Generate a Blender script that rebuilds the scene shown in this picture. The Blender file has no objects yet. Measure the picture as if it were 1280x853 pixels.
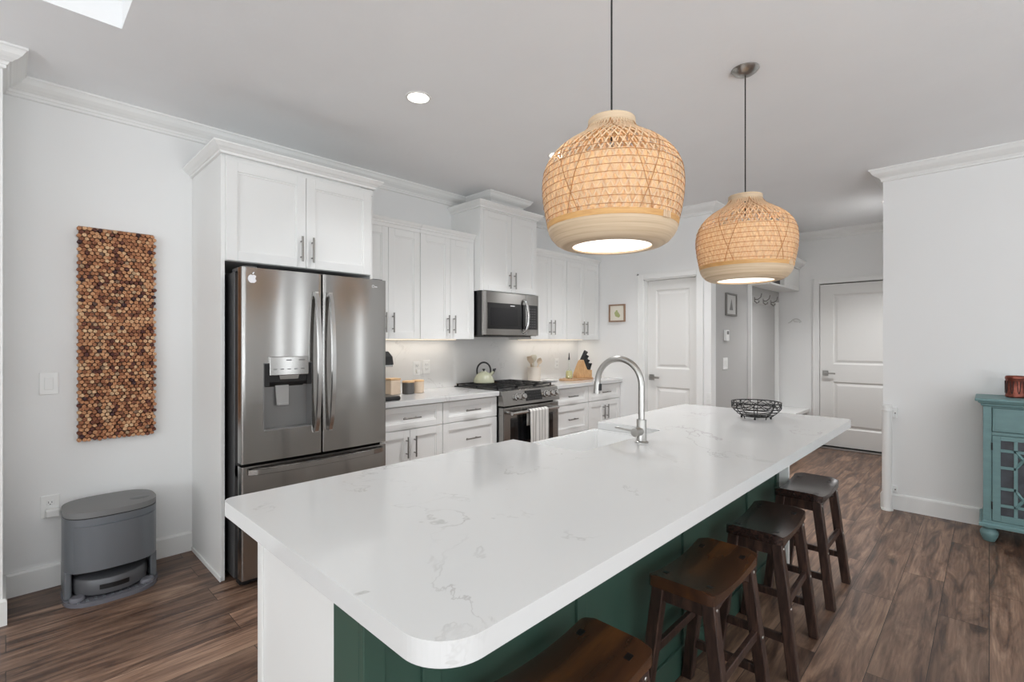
import bpy, bmesh, math, random
from mathutils import Matrix, Vector
random.seed(7)
C = bpy.context.scene
COL = C.collection
PI = math.pi

# ------------------------------------------------------------------ camera, world, light, exposure
cam_d = bpy.data.cameras.new('camera'); cam = bpy.data.objects.new('camera', cam_d); COL.objects.link(cam)
cam.location = (0, 0, 1.35)
cam.rotation_euler = (PI/2, 0, -math.radians(45.85))
cam_d.sensor_width = 36.0
cam_d.lens = 614.4/1280*36.0
cam_d.clip_start = 0.05
C.camera = cam
C.view_settings.view_transform = 'Standard'
C.view_settings.look = 'None'
C.view_settings.gamma = 1.0
C.view_settings.use_curve_mapping = False
C.view_settings.exposure = -0.39
C.cycles.max_bounces = 12
C.cycles.diffuse_bounces = 6
C.cycles.glossy_bounces = 4
C.cycles.transmission_bounces = 10
C.cycles.caustics_reflective = False
C.cycles.caustics_refractive = False
C.cycles.sample_clamp_indirect = 6.0

W = bpy.data.worlds.new('daylight'); C.world = W; W.use_nodes = True
bg = W.node_tree.nodes['Background']
bg.inputs['Color'].default_value = (0.93, 0.96, 1.0, 1)
bg.inputs['Strength'].default_value = 1.5

def area(name, loc, rot, sx, sy, power, color=(1, 1, 1), portal=False, spread=PI):
    l = bpy.data.lights.new(name, 'AREA'); l.shape = 'RECTANGLE'; l.size = sx; l.size_y = sy
    l.energy = power; l.color = color; l.spread = spread
    if portal: l.cycles.is_portal = True
    o = bpy.data.objects.new(name, l); COL.objects.link(o); o.location = loc; o.rotation_euler = rot
    return o
# daylight at the slit windows; the broad area lights are added fills
H0 = 2.74; XE0 = 4.975
DAY = (0.90, 0.955, 1.0)
area('ceiling_bounce_fill', (-0.6, -3.6, 0.5), (math.radians(-90-82), 0, PI), 4.6, 1.7, 345, DAY)  # added unseen fill facing up, bounces soft light off the ceiling
area('window_daylight_slit', (3.42, -4.49, 1.25), (-PI/2, 0, PI), 0.11, 2.1, 6, DAY)
area('window_daylight_slit', (3.99, -4.49, 1.25), (-PI/2, 0, PI), 0.25, 2.1, 9, DAY)
area('window_daylight_slit', (XE0-0.005, -2.675, 1.27), (PI/2, 0, PI/2), 0.24, 1.94, 8, DAY)
area('side_window_fill', (-3.90, 0.2, 1.35), (math.radians(90+50), 0, -PI/2), 3.6, 1.6, 135, DAY)  # added fill by the unseen side window, tilted up for ceiling bounce
area('tray_ceiling_fill', (-1.85, -0.3, H0+0.37), (0, 0, 0), 2.2, 5.6, 18, (0.96, 0.98, 1.0))  # added fill shining down from the tray, no cove lamp known there

# ------------------------------------------------------------------ materials
def lin(c):
    def f(v):
        v /= 255.0
        return v/12.92 if v <= 0.04045 else ((v+0.055)/1.055)**2.4
    return (f(c[0]), f(c[1]), f(c[2]), 1.0)
class NT:
    def __init__(s, name):
        s.m = bpy.data.materials.new(name); s.m.use_nodes = True
        s.t = s.m.node_tree; s.b = s.t.nodes['Principled BSDF']
    def n(s, typ, **kw):
        nd = s.t.nodes.new(typ)
        for k, v in kw.items():
            if k in nd.inputs: nd.inputs[k].default_value = v
            else: setattr(nd, k, v)
        return nd
    def l(s, a, ao, b, bi): s.t.links.new(a.outputs[ao], b.inputs[bi])
    def ramp(s, stops, interp='LINEAR'):
        r = s.t.nodes.new('ShaderNodeValToRGB'); r.color_ramp.interpolation = interp
        e = r.color_ramp.elements
        while len(e) < len(stops): e.new(0.5)
        for k, (p, c) in enumerate(stops): e[k].position = p; e[k].color = c
        return r
def mat(name, col, rough=0.5, metal=0.0, noise=0.0, nscale=8.0, bump=0.0, bscale=60.0, coat=0.0, emit=None, estr=0.0, stretch=None, trans=0.0, ior=None, spec=None):
    q = NT(name); b = q.b
    b.inputs['Base Color'].default_value = lin(col); b.inputs['Roughness'].default_value = rough; b.inputs['Metallic'].default_value = metal
    b.inputs['Coat Weight'].default_value = coat
    if spec is not None: b.inputs['Specular IOR Level'].default_value = spec
    if trans: b.inputs['Transmission Weight'].default_value = trans
    if ior: b.inputs['IOR'].default_value = ior
    if emit: b.inputs['Emission Color'].default_value = lin(emit); b.inputs['Emission Strength'].default_value = estr
    tc = q.n('ShaderNodeTexCoord'); src = (tc, 'Object')
    if stretch:
        mp = q.n('ShaderNodeMapping'); mp.inputs['Scale'].default_value = stretch; q.l(tc, 'Object', mp, 'Vector'); src = (mp, 'Vector')
    if noise:
        nz = q.n('ShaderNodeTexNoise', Scale=nscale, Detail=4.0); q.l(*src, nz, 'Vector')
        c = lin(col)
        r = q.ramp([(0.25, tuple(max(0, v*(1-noise)) for v in c[:3])+(1,)), (0.75, tuple(min(1, v*(1+noise)) for v in c[:3])+(1,))])
        q.l(nz, 'Fac', r, 'Fac'); q.l(r, 'Color', b, 'Base Color')
    if bump:
        n2 = q.n('ShaderNodeTexNoise', Scale=bscale, Detail=3.0); q.l(*src, n2, 'Vector')
        bp = q.n('ShaderNodeBump', Strength=bump, Distance=0.004); q.l(n2, 'Fac', bp, 'Height'); q.l(bp, 'Normal', b, 'Normal')
    return q.m

M = {}
M['wall'] = mat('painted_wall', (234, 234, 233), 0.7, noise=0.012, nscale=1.5, bump=0.05, bscale=90)
M['ceiling'] = mat('ceiling_paint', (240, 241, 242), 0.85, noise=0.012, nscale=3, bump=0.25, bscale=22)
M['trim'] = mat('trim_paint', (234, 234, 232), 0.4)
M['cab'] = mat('cabinet_paint', (231, 231, 229), 0.38, noise=0.008, nscale=3)
M['door'] = mat('door_paint', (230, 229, 226), 0.42)
M['plate'] = mat('switch_plate', (236, 236, 234), 0.35)
M['green'] = mat('green_paint', (54, 80, 69), 0.42, noise=0.05, nscale=5)
M['teal'] = mat('teal_paint', (106, 138, 139), 0.45, noise=0.09, nscale=14, stretch=(1, 1, 3), bump=0.04)
M['chrome'] = mat('brushed_nickel', (176, 174, 170), 0.28, 1.0)
M['pull'] = mat('pull_nickel', (140, 137, 133), 0.32, 1.0)
M['black'] = mat('black_plastic', (22, 22, 23), 0.35)
M['iron'] = mat('cast_iron', (26, 26, 27), 0.5, bump=0.2, bscale=200)
M['blackglass'] = mat('black_glass', (14, 14, 15), 0.06, coat=0.3)
M['ovenglass'] = mat('oven_window_glass', (26, 26, 28), 0.08)
M['wire'] = mat('black_wire', (28, 27, 27), 0.42, 0.3)
M['darkgrey'] = mat('fridge_case_grey', (92, 92, 93), 0.35, 0.7)
M['gasket'] = mat('gasket_black', (24, 22, 22), 0.6)
M['white_plastic'] = mat('white_plastic', (232, 232, 230), 0.3)
M['ceramic'] = mat('white_fireclay', (236, 236, 235), 0.1)
M['cream'] = mat('cream_stoneware', (214, 204, 192), 0.4, noise=0.04)
M['sage'] = mat('sage_enamel', (172, 173, 150), 0.25, noise=0.03)
M['dock'] = mat('dock_grey', (116, 120, 125), 0.36, 0.35)
M['docklid'] = mat('dock_lid_grey', (120, 120, 120), 0.5, bump=0.08, bscale=300)
M['dockdark'] = mat('dock_dark', (58, 60, 64), 0.4)
M['robot'] = mat('robot_grey', (98, 99, 102), 0.38, 0.2)
M['cleartray'] = mat('clear_base_plastic', (150, 150, 158), 0.12, trans=0.45, ior=1.3)
M['bronze'] = mat('copper_bronze', (128, 72, 60), 0.35, 0.75, noise=0.3, nscale=60)
M['bronze_dark'] = mat('copper_cutout', (46, 30, 28), 0.5, 0.4)
M['cabglass'] = mat('cabinet_glass', (66, 70, 76), 0.08, noise=0.35, nscale=14)
M['led'] = mat('downlight_lens', (255, 255, 255), 0.5, emit=(255, 248, 236), estr=9.0)
M['ledstrip'] = mat('led_strip', (255, 250, 240), 0.5, emit=(255, 228, 190), estr=1.5)
M['bulb'] = mat('bulb_glow', (255, 240, 220), 0.5, emit=(255, 234, 204), estr=210.0)
M['diffuser'] = mat('lamp_diffuser', (250, 246, 238), 0.6, emit=(255, 246, 234), estr=2.0)
M['drum'] = mat('lamp_drum', (250, 246, 238), 0.6, emit=(255, 236, 206), estr=0.5)
M['cord'] = mat('black_cord', (20, 20, 20), 0.6)
M['towel_w'] = mat('towel_cotton', (205, 203, 199), 0.95, bump=0.4, bscale=400)
M['paper'] = mat('picture_paper', (232, 226, 212), 0.8)
M['leafprint'] = mat('print_green', (176, 182, 128), 0.8)
M['greyprint'] = mat('print_grey', (120, 120, 118), 0.8)
M['frame_wood'] = mat('frame_wood', (150, 120, 98), 0.5, noise=0.12, nscale=30)
M['frame_grey'] = mat('frame_grey', (112, 110, 106), 0.5, noise=0.1, nscale=30)
M['silver_mark'] = mat('silver_sticker', (226, 226, 228), 0.3)
M['oil'] = mat('oil_glass', (206, 198, 140), 0.15)
def m_clear(name, tint, gl):
    q = NT(name); t = q.n('ShaderNodeBsdfTransparent'); t.inputs['Color'].default_value = tint
    g = q.n('ShaderNodeBsdfGlossy'); g.inputs['Roughness'].default_value = 0.03
    mx = q.n('ShaderNodeMixShader'); mx.inputs[0].default_value = gl
    q.l(t, 'BSDF', mx, 1); q.l(g, 'BSDF', mx, 2); q.l(mx, 'Shader', q.t.nodes['Material Output'], 'Surface')
    return q.m
M['glass'] = m_clear('clear_glass', (0.93, 0.95, 0.93, 1), 0.10)
M['knife'] = mat('knife_handle', (34, 34, 36), 0.22)
M['canister_dark'] = mat('canister_charcoal', (92, 90, 88), 0.35, 0.3)
M['canister_tan'] = mat('canister_tan', (212, 192, 170), 0.5, noise=0.05, nscale=20)
M['spoon'] = mat('utensil_wood', (190, 172, 150), 0.6, noise=0.1, nscale=20)
M['silicone'] = mat('utensil_cream', (206, 202, 186), 0.5)
M['recess'] = mat('dispenser_grey', (128, 127, 126), 0.38, 0.35)
M['basketdark'] = mat('dark_basket', (60, 58, 56), 0.8, bump=0.5, bscale=120)
M['paddle_grey'] = mat('paddle_grey', (160, 159, 157), 0.4, 0.2)

def wood(name, stops, scale=(1.5, 22, 22), rough=0.4, nscale=2.2, dist=1.2, spec=None):
    q = NT(name); tc = q.n('ShaderNodeTexCoord'); mp = q.n('ShaderNodeMapping'); mp.inputs['Scale'].default_value = scale
    q.l(tc, 'Object', mp, 'Vector')
    nz = q.n('ShaderNodeTexNoise', Scale=nscale, Detail=6.0, Distortion=dist); q.l(mp, 'Vector', nz, 'Vector')
    r = q.ramp([(p, lin(c)) for p, c in stops]); q.l(nz, 'Fac', r, 'Fac'); q.l(r, 'Color', q.b, 'Base Color')
    q.b.inputs['Roughness'].default_value = rough
    if spec is not None: q.b.inputs['Specular IOR Level'].default_value = spec
    return q.m
M['stoolwood'] = wood('stool_dark_wood', [(0.3, (34, 24, 21)), (0.52, (58, 42, 36)), (0.75, (84, 62, 52))], scale=(8, 8, 1.2), rough=0.33, nscale=6)
M['seat_dark'] = wood('seat_espresso', [(0.3, (30, 21, 19)), (0.55, (46, 32, 28)), (0.75, (66, 45, 36))], scale=(1.5, 12, 12), rough=0.24, nscale=5)
M['seat_amber'] = wood('seat_amber_worn', [(0.32, (50, 31, 21)), (0.55, (68, 42, 25)), (0.78, (96, 60, 30))], scale=(1.0, 7, 7), rough=0.27, nscale=2.2, dist=0.5)
M['tenon'] = mat('tenon_dark', (20, 15, 14), 0.4)
M['blockwood'] = wood('knife_block_wood', [(0.3, (182, 140, 94)), (0.7, (210, 170, 124))], scale=(10, 10, 2), rough=0.5, nscale=5)
M['boardwood'] = wood('board_wood', [(0.3, (160, 122, 88)), (0.7, (196, 160, 122))], scale=(2, 14, 14), rough=0.5, nscale=5)
M['lidwood'] = wood('lid_wood', [(0.3, (196, 156, 112)), (0.7, (222, 186, 142))], scale=(2, 14, 14), rough=0.5, nscale=5)
M['bamboo'] = wood('bamboo_ring', [(0.25, (176, 152, 124)), (0.5, (204, 180, 150)), (0.78, (222, 202, 174))], scale=(0.8, 0.8, 60), rough=0.55, nscale=3, dist=0.3)
M['bandwood'] = wood('bamboo_band', [(0.3, (190, 138, 78)), (0.7, (214, 168, 106))], scale=(3, 3, 30), rough=0.5, nscale=4)

def m_strand(name, col, tl):
    q = NT(name); q.b.inputs['Base Color'].default_value = lin(col); q.b.inputs['Roughness'].default_value = 0.6
    tr = q.n('ShaderNodeBsdfTranslucent'); tr.inputs['Color'].default_value = lin(col)
    mx = q.n('ShaderNodeMixShader'); mx.inputs[0].default_value = tl
    out = q.t.nodes['Material Output']
    q.l(q.b, 'BSDF', mx, 1); q.l(tr, 'BSDF', mx, 2); q.l(mx, 'Shader', out, 'Surface')
    return q.m
M['strand'] = m_strand('rattan_strand', (238, 219, 190), 0.4)
M['strand_in'] = m_strand('rattan_inner', (240, 218, 188), 0.55)
M['lining'] = m_strand('lamp_lining', (244, 232, 212), 0.7)
M['strand_dark'] = m_strand('rattan_dark_strand', (188, 138, 88), 0.25)

def m_steel():
    q = NT('stainless_steel'); b = q.b
    b.inputs['Metallic'].default_value = 1.0; b.inputs['Base Color'].default_value = lin((162, 160, 157)); b.inputs['Roughness'].default_value = 0.25
    tc = q.n('ShaderNodeTexCoord'); mp = q.n('ShaderNodeMapping'); mp.inputs['Scale'].default_value = (2, 2, 420); q.l(tc, 'Object', mp, 'Vector')
    nz = q.n('ShaderNodeTexNoise', Scale=3.0, Detail=3.0); q.l(mp, 'Vector', nz, 'Vector')
    r = q.ramp([(0.3, (0.155, 0.155, 0.155, 1)), (0.7, (0.185, 0.185, 0.185, 1))]); q.l(nz, 'Fac', r, 'Fac'); q.l(r, 'Color', b, 'Roughness')
    b.inputs['Anisotropic'].default_value = 0.92; b.inputs['Anisotropic Rotation'].default_value = 0.25
    tg = q.n('ShaderNodeTangent'); tg.direction_type = 'RADIAL'; tg.axis = 'Z'; q.l(tg, 'Tangent', b, 'Tangent')
    return q.m
M['steel'] = m_steel()
M['steel_light'] = mat('steel_polished', (196, 195, 193), 0.22, 1.0)

def m_quartz(name, base, vein, amt, rough):
    q = NT(name); tc = q.n('ShaderNodeTexCoord')
    wz = q.n('ShaderNodeTexNoise', Scale=1.6, Detail=5.0); q.l(tc, 'Object', wz, 'Vector')
    mixv = q.n('ShaderNodeMix', data_type='VECTOR'); mixv.inputs[0].default_value = 0.35
    q.l(tc, 'Object', mixv, 4); q.l(wz, 'Color', mixv, 5)
    n1 = q.n('ShaderNodeTexNoise', Scale=2.6, Detail=6.0, Roughness=0.6, Distortion=0.6); q.l(mixv, 1, n1, 'Vector')
    sub = q.n('ShaderNodeMath', operation='SUBTRACT'); q.l(n1, 'Fac', sub, 0); sub.inputs[1].default_value = 0.5
    ab = q.n('ShaderNodeMath', operation='ABSOLUTE'); q.l(sub, 0, ab, 0)
    r1 = q.ramp([(0.0, (1, 1, 1, 1)), (0.008, (0, 0, 0, 1))]); q.l(ab, 0, r1, 'Fac')
    n2 = q.n('ShaderNodeTexNoise', Scale=3.2, Detail=3.0); q.l(tc, 'Object', n2, 'Vector')
    r2 = q.ramp([(0.46, (0, 0, 0, 1)), (0.62, (1, 1, 1, 1))]); q.l(n2, 'Fac', r2, 'Fac')
    mu = q.n('ShaderNodeMath', operation='MULTIPLY'); q.l(r1, 'Color', mu, 0); q.l(r2, 'Color', mu, 1)
    mu2 = q.n('ShaderNodeMath', operation='MULTIPLY'); q.l(mu, 0, mu2, 0); mu2.inputs[1].default_value = amt
    mx = q.n('ShaderNodeMix', data_type='RGBA'); q.l(mu2, 0, mx, 0); mx.inputs[6].default_value = lin(base); mx.inputs[7].default_value = lin(vein)
    q.l(mx, 2, q.b, 'Base Color'); q.b.inputs['Roughness'].default_value = rough
    return q.m
M['quartz'] = m_quartz('white_quartz', (212, 212, 211), (160, 157, 154), 0.6, 0.1)
M['splash'] = m_quartz('quartz_backsplash', (224, 223, 221), (190, 188, 186), 0.8, 0.25)

def m_floor():
    q = NT('vinyl_plank_floor'); tc = q.n('ShaderNodeTexCoord')
    br = q.n('ShaderNodeTexBrick'); br.offset = 0.37; br.offset_frequency = 2; br.squash = 1.0
    br.inputs['Color1'].default_value = (0, 0, 0, 1); br.inputs['Color2'].default_value = (1, 1, 1, 1); br.inputs['Mortar'].default_value = (0.5, 0.5, 0.5, 1)
    br.inputs['Scale'].default_value = 1.0; br.inputs['Mortar Size'].default_value = 0.0012; br.inputs['Mortar Smooth'].default_value = 0.0
    br.inputs['Brick Width'].default_value = 1.22; br.inputs['Row Height'].default_value = 0.18; br.inputs['Bias'].default_value = 0.0
    q.l(tc, 'Object', br, 'Vector')
    sep = q.n('ShaderNodeSeparateColor'); q.l(br, 'Color', sep, 'Color')
    # each plank its own stretch of grain
    m1 = q.n('ShaderNodeMath', operation='MULTIPLY'); q.l(sep, 0, m1, 0); m1.inputs[1].default_value = 37.0
    cmb = q.n('ShaderNodeCombineXYZ'); q.l(m1, 0, cmb, 0); q.l(m1, 0, cmb, 1); q.l(m1, 0, cmb, 2)
    add = q.n('ShaderNodeVectorMath', operation='ADD'); q.l(tc, 'Object', add, 0); q.l(cmb, 0, add, 1)
    mp = q.n('ShaderNodeMapping'); mp.inputs['Scale'].default_value = (1.3, 9.0, 1.0); q.l(add, 0, mp, 'Vector')
    n1 = q.n('ShaderNodeTexNoise', Scale=1.5, Detail=7.0, Roughness=0.62, Distortion=1.1); q.l(mp, 'Vector', n1, 'Vector')
    mp2 = q.n('ShaderNodeMapping'); mp2.inputs['Scale'].default_value = (3.0, 70.0, 1.0); q.l(add, 0, mp2, 'Vector')
    n2 = q.n('ShaderNodeTexNoise', Scale=1.4, Detail=4.0, Roughness=0.6); q.l(mp2, 'Vector', n2, 'Vector')
    r = q.ramp([(0.30, lin((52, 37, 30))), (0.42, lin((100, 76, 62))), (0.56, lin((140, 112, 93))), (0.72, lin((172, 144, 122)))])
    q.l(n1, 'Fac', r, 'Fac')
    r2 = q.ramp([(0.3, (0.66, 0.66, 0.66, 1)), (0.65, (1.08, 1.08, 1.08, 1))]); q.l(n2, 'Fac', r2, 'Fac')
    mu = q.n('ShaderNodeMix', data_type='RGBA', blend_type='MULTIPLY'); mu.inputs[0].default_value = 1.0; q.l(r, 'Color', mu, 6); q.l(r2, 'Color', mu, 7)
    r3 = q.ramp([(0.0, (0.70, 0.68, 0.68, 1)), (1.0, (1.2, 1.18, 1.17, 1))]); q.l(sep, 0, r3, 'Fac')
    mu2 = q.n('ShaderNodeMix', data_type='RGBA', blend_type='MULTIPLY'); mu2.inputs[0].default_value = 1.0; q.l(mu, 2, mu2, 6); q.l(r3, 'Color', mu2, 7)
    mx = q.n('ShaderNodeMix', data_type='RGBA'); q.l(br, 'Fac', mx, 0); q.l(mu2, 2, mx, 6); mx.inputs[7].default_value = lin((40, 30, 26))
    q.l(mx, 2, q.b, 'Base Color')
    rr = q.ramp([(0.3, (0.34, 0.34, 0.34, 1)), (0.7, (0.46, 0.46, 0.46, 1))]); q.l(n1, 'Fac', rr, 'Fac'); q.l(rr, 'Color', q.b, 'Roughness')
    bp = q.n('ShaderNodeBump', Strength=0.12, Distance=0.002); q.l(n2, 'Fac', bp, 'Height'); q.l(bp, 'Normal', q.b, 'Normal')
    return q.m
M['floor'] = m_floor()

def m_cork():
    q = NT('wine_cork'); g = q.n('ShaderNodeNewGeometry'); oi = q.n('ShaderNodeObjectInfo')
    a = q.n('ShaderNodeMath', operation='ADD'); q.l(g, 'Random Per Island', a, 0); q.l(oi, 'Random', a, 1)
    fr = q.n('ShaderNodeMath', operation='FRACT'); q.l(a, 0, fr, 0)
    r = q.ramp([(0.0, lin((84, 48, 44))), (0.07, lin((112, 66, 50))), (0.25, lin((160, 106, 74))), (0.5, lin((186, 130, 92))), (0.78, lin((206, 156, 116))), (0.93, lin((222, 186, 146))), (0.98, lin((70, 44, 46)))])
    q.l(fr, 0, r, 'Fac')
    tc = q.n('ShaderNodeTexCoord'); nz = q.n('ShaderNodeTexNoise', Scale=260.0, Detail=3.0); q.l(tc, 'Object', nz, 'Vector')
    r2 = q.ramp([(0.3, (0.62, 0.58, 0.55, 1)), (0.62, (1.08, 1.08, 1.08, 1))]); q.l(nz, 'Fac', r2, 'Fac')
    mu = q.n('ShaderNodeMix', data_type='RGBA', blend_type='MULTIPLY'); mu.inputs[0].default_value = 1.0; q.l(r, 'Color', mu, 6); q.l(r2, 'Color', mu, 7)
    q.l(mu, 2, q.b, 'Base Color'); q.b.inputs['Roughness'].default_value = 0.85
    return q.m
M['cork'] = m_cork()

def m_towel():
    q = NT('striped_towel'); tc = q.n('ShaderNodeTexCoord'); sp = q.n('ShaderNodeSeparateXYZ'); q.l(tc, 'Object', sp, 'Vector')
    m1 = q.n('ShaderNodeMath', operation='MULTIPLY'); q.l(sp, 'X', m1, 0); m1.inputs[1].default_value = 24.0
    fr = q.n('ShaderNodeMath', operation='FRACT'); q.l(m1, 0, fr, 0)
    r = q.ramp([(0.0, lin((214, 212, 208))), (0.50, lin((214, 212, 208))), (0.54, lin((150, 147, 143))), (0.66, lin((160, 157, 153))), (0.70, lin((208, 206, 202))), (0.80, lin((164, 161, 157))), (0.9, lin((210, 208, 204)))])
    q.l(fr, 0, r, 'Fac'); q.l(r, 'Color', q.b, 'Base Color'); q.b.inputs['Roughness'].default_value = 0.95
    return q.m
M['towel'] = m_towel()

# ------------------------------------------------------------------ mesh helpers
WM = {}
class MB:
    def __init__(s): s.bm = bmesh.new()
    def box(s, x0, y0, z0, x1, y1, z1, bev=0.0, seg=2, rot=None):
        g = bmesh.ops.create_cube(s.bm, size=1.0)
        vs = g['verts']
        for v in vs: v.co = Vector(((x0+x1)/2+v.co.x*(x1-x0), (y0+y1)/2+v.co.y*(y1-y0), (z0+z1)/2+v.co.z*(z1-z0)))
        if bev > 0:
            es = list({e for v in vs for e in v.link_edges})
            r = bmesh.ops.bevel(s.bm, geom=es, offset=bev, segments=seg, profile=0.5, affect='EDGES')
            vs = list({v for v in vs if v.is_valid} | set(r['verts']))
        if rot is not None:
            for v in vs: v.co = rot @ v.co
        return s
    def hexa(s, pts):     # 8 points: bottom 4 ccw, top 4 ccw
        v = [s.bm.verts.new(p) for p in pts]
        for f in ((3, 2, 1, 0), (4, 5, 6, 7), (0, 1, 5, 4), (1, 2, 6, 5), (2, 3, 7, 6), (3, 0, 4, 7)): s.bm.faces.new([v[i] for i in f])
        return s
    def tube(s, pts, r, seg=8, closed=False, r2=None, caps=True, flat=None):
        P = [Vector(p) for p in pts]; n = len(P); rings = []
        up = Vector((0, 0, 1))
        prev = None
        for i in range(n):
            if closed: t = P[(i+1) % n]-P[i-1]
            else: t = P[min(i+1, n-1)]-P[max(i-1, 0)]
            t.normalize()
            if prev is None:
                a = up if abs(t.dot(up)) < 0.95 else Vector((1, 0, 0))
                u = t.cross(a).normalized()
            else:
                u = (prev - t*prev.dot(t))
                if u.length < 1e-5: u = t.cross(up)
                u.normalize()
            prev = u; w = t.cross(u)
            ri = r if r2 is None else r+(r2-r)*i/(n-1)
            rings.append([s.bm.verts.new(P[i]+(u*math.cos(2*PI*k/seg)+w*math.sin(2*PI*k/seg))*ri) for k in range(seg)])
        m = n if closed else n-1
        for i in range(m):
            A, B = rings[i], rings[(i+1) % n]
            for k in range(seg): s.bm.faces.new((A[k], A[(k+1) % seg], B[(k+1) % seg], B[k]))
        if not closed and caps:
            s.bm.faces.new(list(reversed(rings[0]))); s.bm.faces.new(rings[-1])
        return s
    def ribbon(s, pts, nrm, w, th):  # flat strip following pts; nrm(p) outward
        P = [Vector(p) for p in pts]; n = len(P); R = []
        for i in range(n):
            t = (P[min(i+1, n-1)]-P[max(i-1, 0)]).normalized(); N = nrm(P[i]); b = t.cross(N).normalized()
            R.append([s.bm.verts.new(P[i]+b*w/2+N*th/2), s.bm.verts.new(P[i]-b*w/2+N*th/2), s.bm.verts.new(P[i]-b*w/2-N*th/2), s.bm.verts.new(P[i]+b*w/2-N*th/2)])
        for i in range(n-1):
            for k in range(4): s.bm.faces.new((R[i][k], R[i+1][k], R[i+1][(k+1) % 4], R[i][(k+1) % 4]))
        s.bm.faces.new(R[0]); s.bm.faces.new(list(reversed(R[-1])))
        return s
    def lathe(s, prof, c=(0, 0, 0), seg=32, axis='Z', closed=False):
        rings = []
        for r, h in prof:
            ring = []
            if r < 1e-5: ring = [s.bm.verts.new(s._ax(0, 0, h, c, axis))]
            else: ring = [s.bm.verts.new(s._ax(r*math.cos(2*PI*k/seg), r*math.sin(2*PI*k/seg), h, c, axis)) for k in range(seg)]
            rings.append(ring)
        n = len(rings)
        for i in range(n if closed else n-1):
            A, B = rings[i], rings[(i+1) % n]
            for k in range(seg):
                k2 = (k+1) % seg
                if len(A) == 1 and len(B) == 1: continue
                if len(A) == 1: s.bm.faces.new((A[0], B[k2], B[k]))
                elif len(B) == 1: s.bm.faces.new((A[k], A[k2], B[0]))
                else: s.bm.faces.new((A[k], A[k2], B[k2], B[k]))
        if not closed:
            if len(rings[0]) > 1: s.bm.faces.new(list(reversed(rings[0])))
            if len(rings[-1]) > 1: s.bm.faces.new(rings[-1])
        return s
    @staticmethod
    def _ax(x, y, h, c, axis):
        if axis == 'Z': return (c[0]+x, c[1]+y, c[2]+h)
        if axis == 'Y': return (c[0]+x, c[1]+h, c[2]+y)
        return (c[0]+h, c[1]+x, c[2]+y)
    def cyl(s, p0, p1, r, seg=16, r2=None): return s.tube([p0, p1], r, seg, r2=r2)
    def prism(s, poly, a0, a1, axis='Z', bev=0.0):
        def P(u, v, a): return (u, v, a) if axis == 'Z' else ((u, a, v) if axis == 'Y' else (a, u, v))
        A = [s.bm.verts.new(P(u, v, a0)) for u, v in poly]; B = [s.bm.verts.new(P(u, v, a1)) for u, v in poly]
        n = len(poly); fs = [s.bm.faces.new(list(reversed(A))), s.bm.faces.new(B)]
        for k in range(n): s.bm.faces.new((A[k], A[(k+1) % n], B[(k+1) % n], B[k]))
        if bev:
            es = list(fs[0].edges)+list(fs[1].edges)
            bmesh.ops.bevel(s.bm, geom=es, offset=bev, segments=2, profile=0.5, affect='EDGES')
        return s
    def sweep(s, path, prof, ztop, closed=False):   # profile (out, down) on the right-hand side of the path
        P = [Vector((p[0], p[1])) for p in path]; n = len(P); cols = []
        for i in range(n):
            d1 = (P[i]-P[i-1]).normalized() if (i > 0 or closed) else None
            d2 = (P[(i+1) % n]-P[i]).normalized() if (i < n-1 or closed) else None
            n1 = Vector((d1.y, -d1.x)) if d1 else None; n2 = Vector((d2.y, -d2.x)) if d2 else None
            if n1 is None: m = n2
            elif n2 is None: m = n1
            else: m = (n1+n2)/(1+n1.dot(n2))
            cols.append([s.bm.verts.new((P[i].x+m.x*o, P[i].y+m.y*o, ztop-d)) for o, d in prof])
        k = len(prof)
        for i in range(n if closed else n-1):
            A, B = cols[i], cols[(i+1) % n]
            for j in range(k-1): s.bm.faces.new((A[j], A[j+1], B[j+1], B[j]))
        if not closed:
            s.bm.faces.new(cols[0]); s.bm.faces.new(list(reversed(cols[-1])))
        return s
    def build(s, name, m, parent=None, local=False, smooth=False, label=None):
        bmesh.ops.recalc_face_normals(s.bm, faces=s.bm.faces)
        if parent is not None and not local: s.bm.transform(WM[parent.name].inverted())
        me = bpy.data.meshes.new(name); s.bm.to_mesh(me); s.bm.free()
        me.materials.append(M[m] if isinstance(m, str) else m)
        if smooth:
            for p in me.polygons: p.use_smooth = True
            try: me.set_sharp_from_angle(angle=math.radians(38))
            except Exception: pass
        o = bpy.data.objects.new(name, me); COL.objects.link(o)
        if parent is not None: o.parent = parent; WM[o.name] = WM[parent.name]
        else: WM[o.name] = Matrix.Identity(4)
        if label: o['label'] = label
        return o
def tag(o, label, cat, group=None):
    o['label'] = label; o['category'] = cat
    if group: o['group'] = group
    return o
def thing(name, label, cat, loc=(0, 0, 0), rotz=0.0, group=None):
    o = bpy.data.objects.new(name, None); COL.objects.link(o); o.empty_display_size = 0.1
    o.location = loc; o.rotation_euler = (0, 0, rotz)
    WM[o.name] = Matrix.Translation(Vector(loc)) @ Matrix.Rotation(rotz, 4, 'Z')
    return tag(o, label, cat, group)
def struct(o): o['kind'] = 'structure'; return o
def center_origin(o):      # put a single-mesh thing's origin at its base
    me = o.data; xs = [v.co for v in me.vertices]
    c = Vector(((min(v.x for v in xs)+max(v.x for v in xs))/2, (min(v.y for v in xs)+max(v.y for v in xs))/2, min(v.z for v in xs)))
    me.transform(Matrix.Translation(-c)); o.location = c; WM[o.name] = Matrix.Translation(c)
    return o
def copy_tree(o, parent=None):
    c = o.copy(); COL.objects.link(c)
    if parent is not None: c.parent = parent
    for ch in list(o.children): copy_tree(ch, c)
    return c
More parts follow.
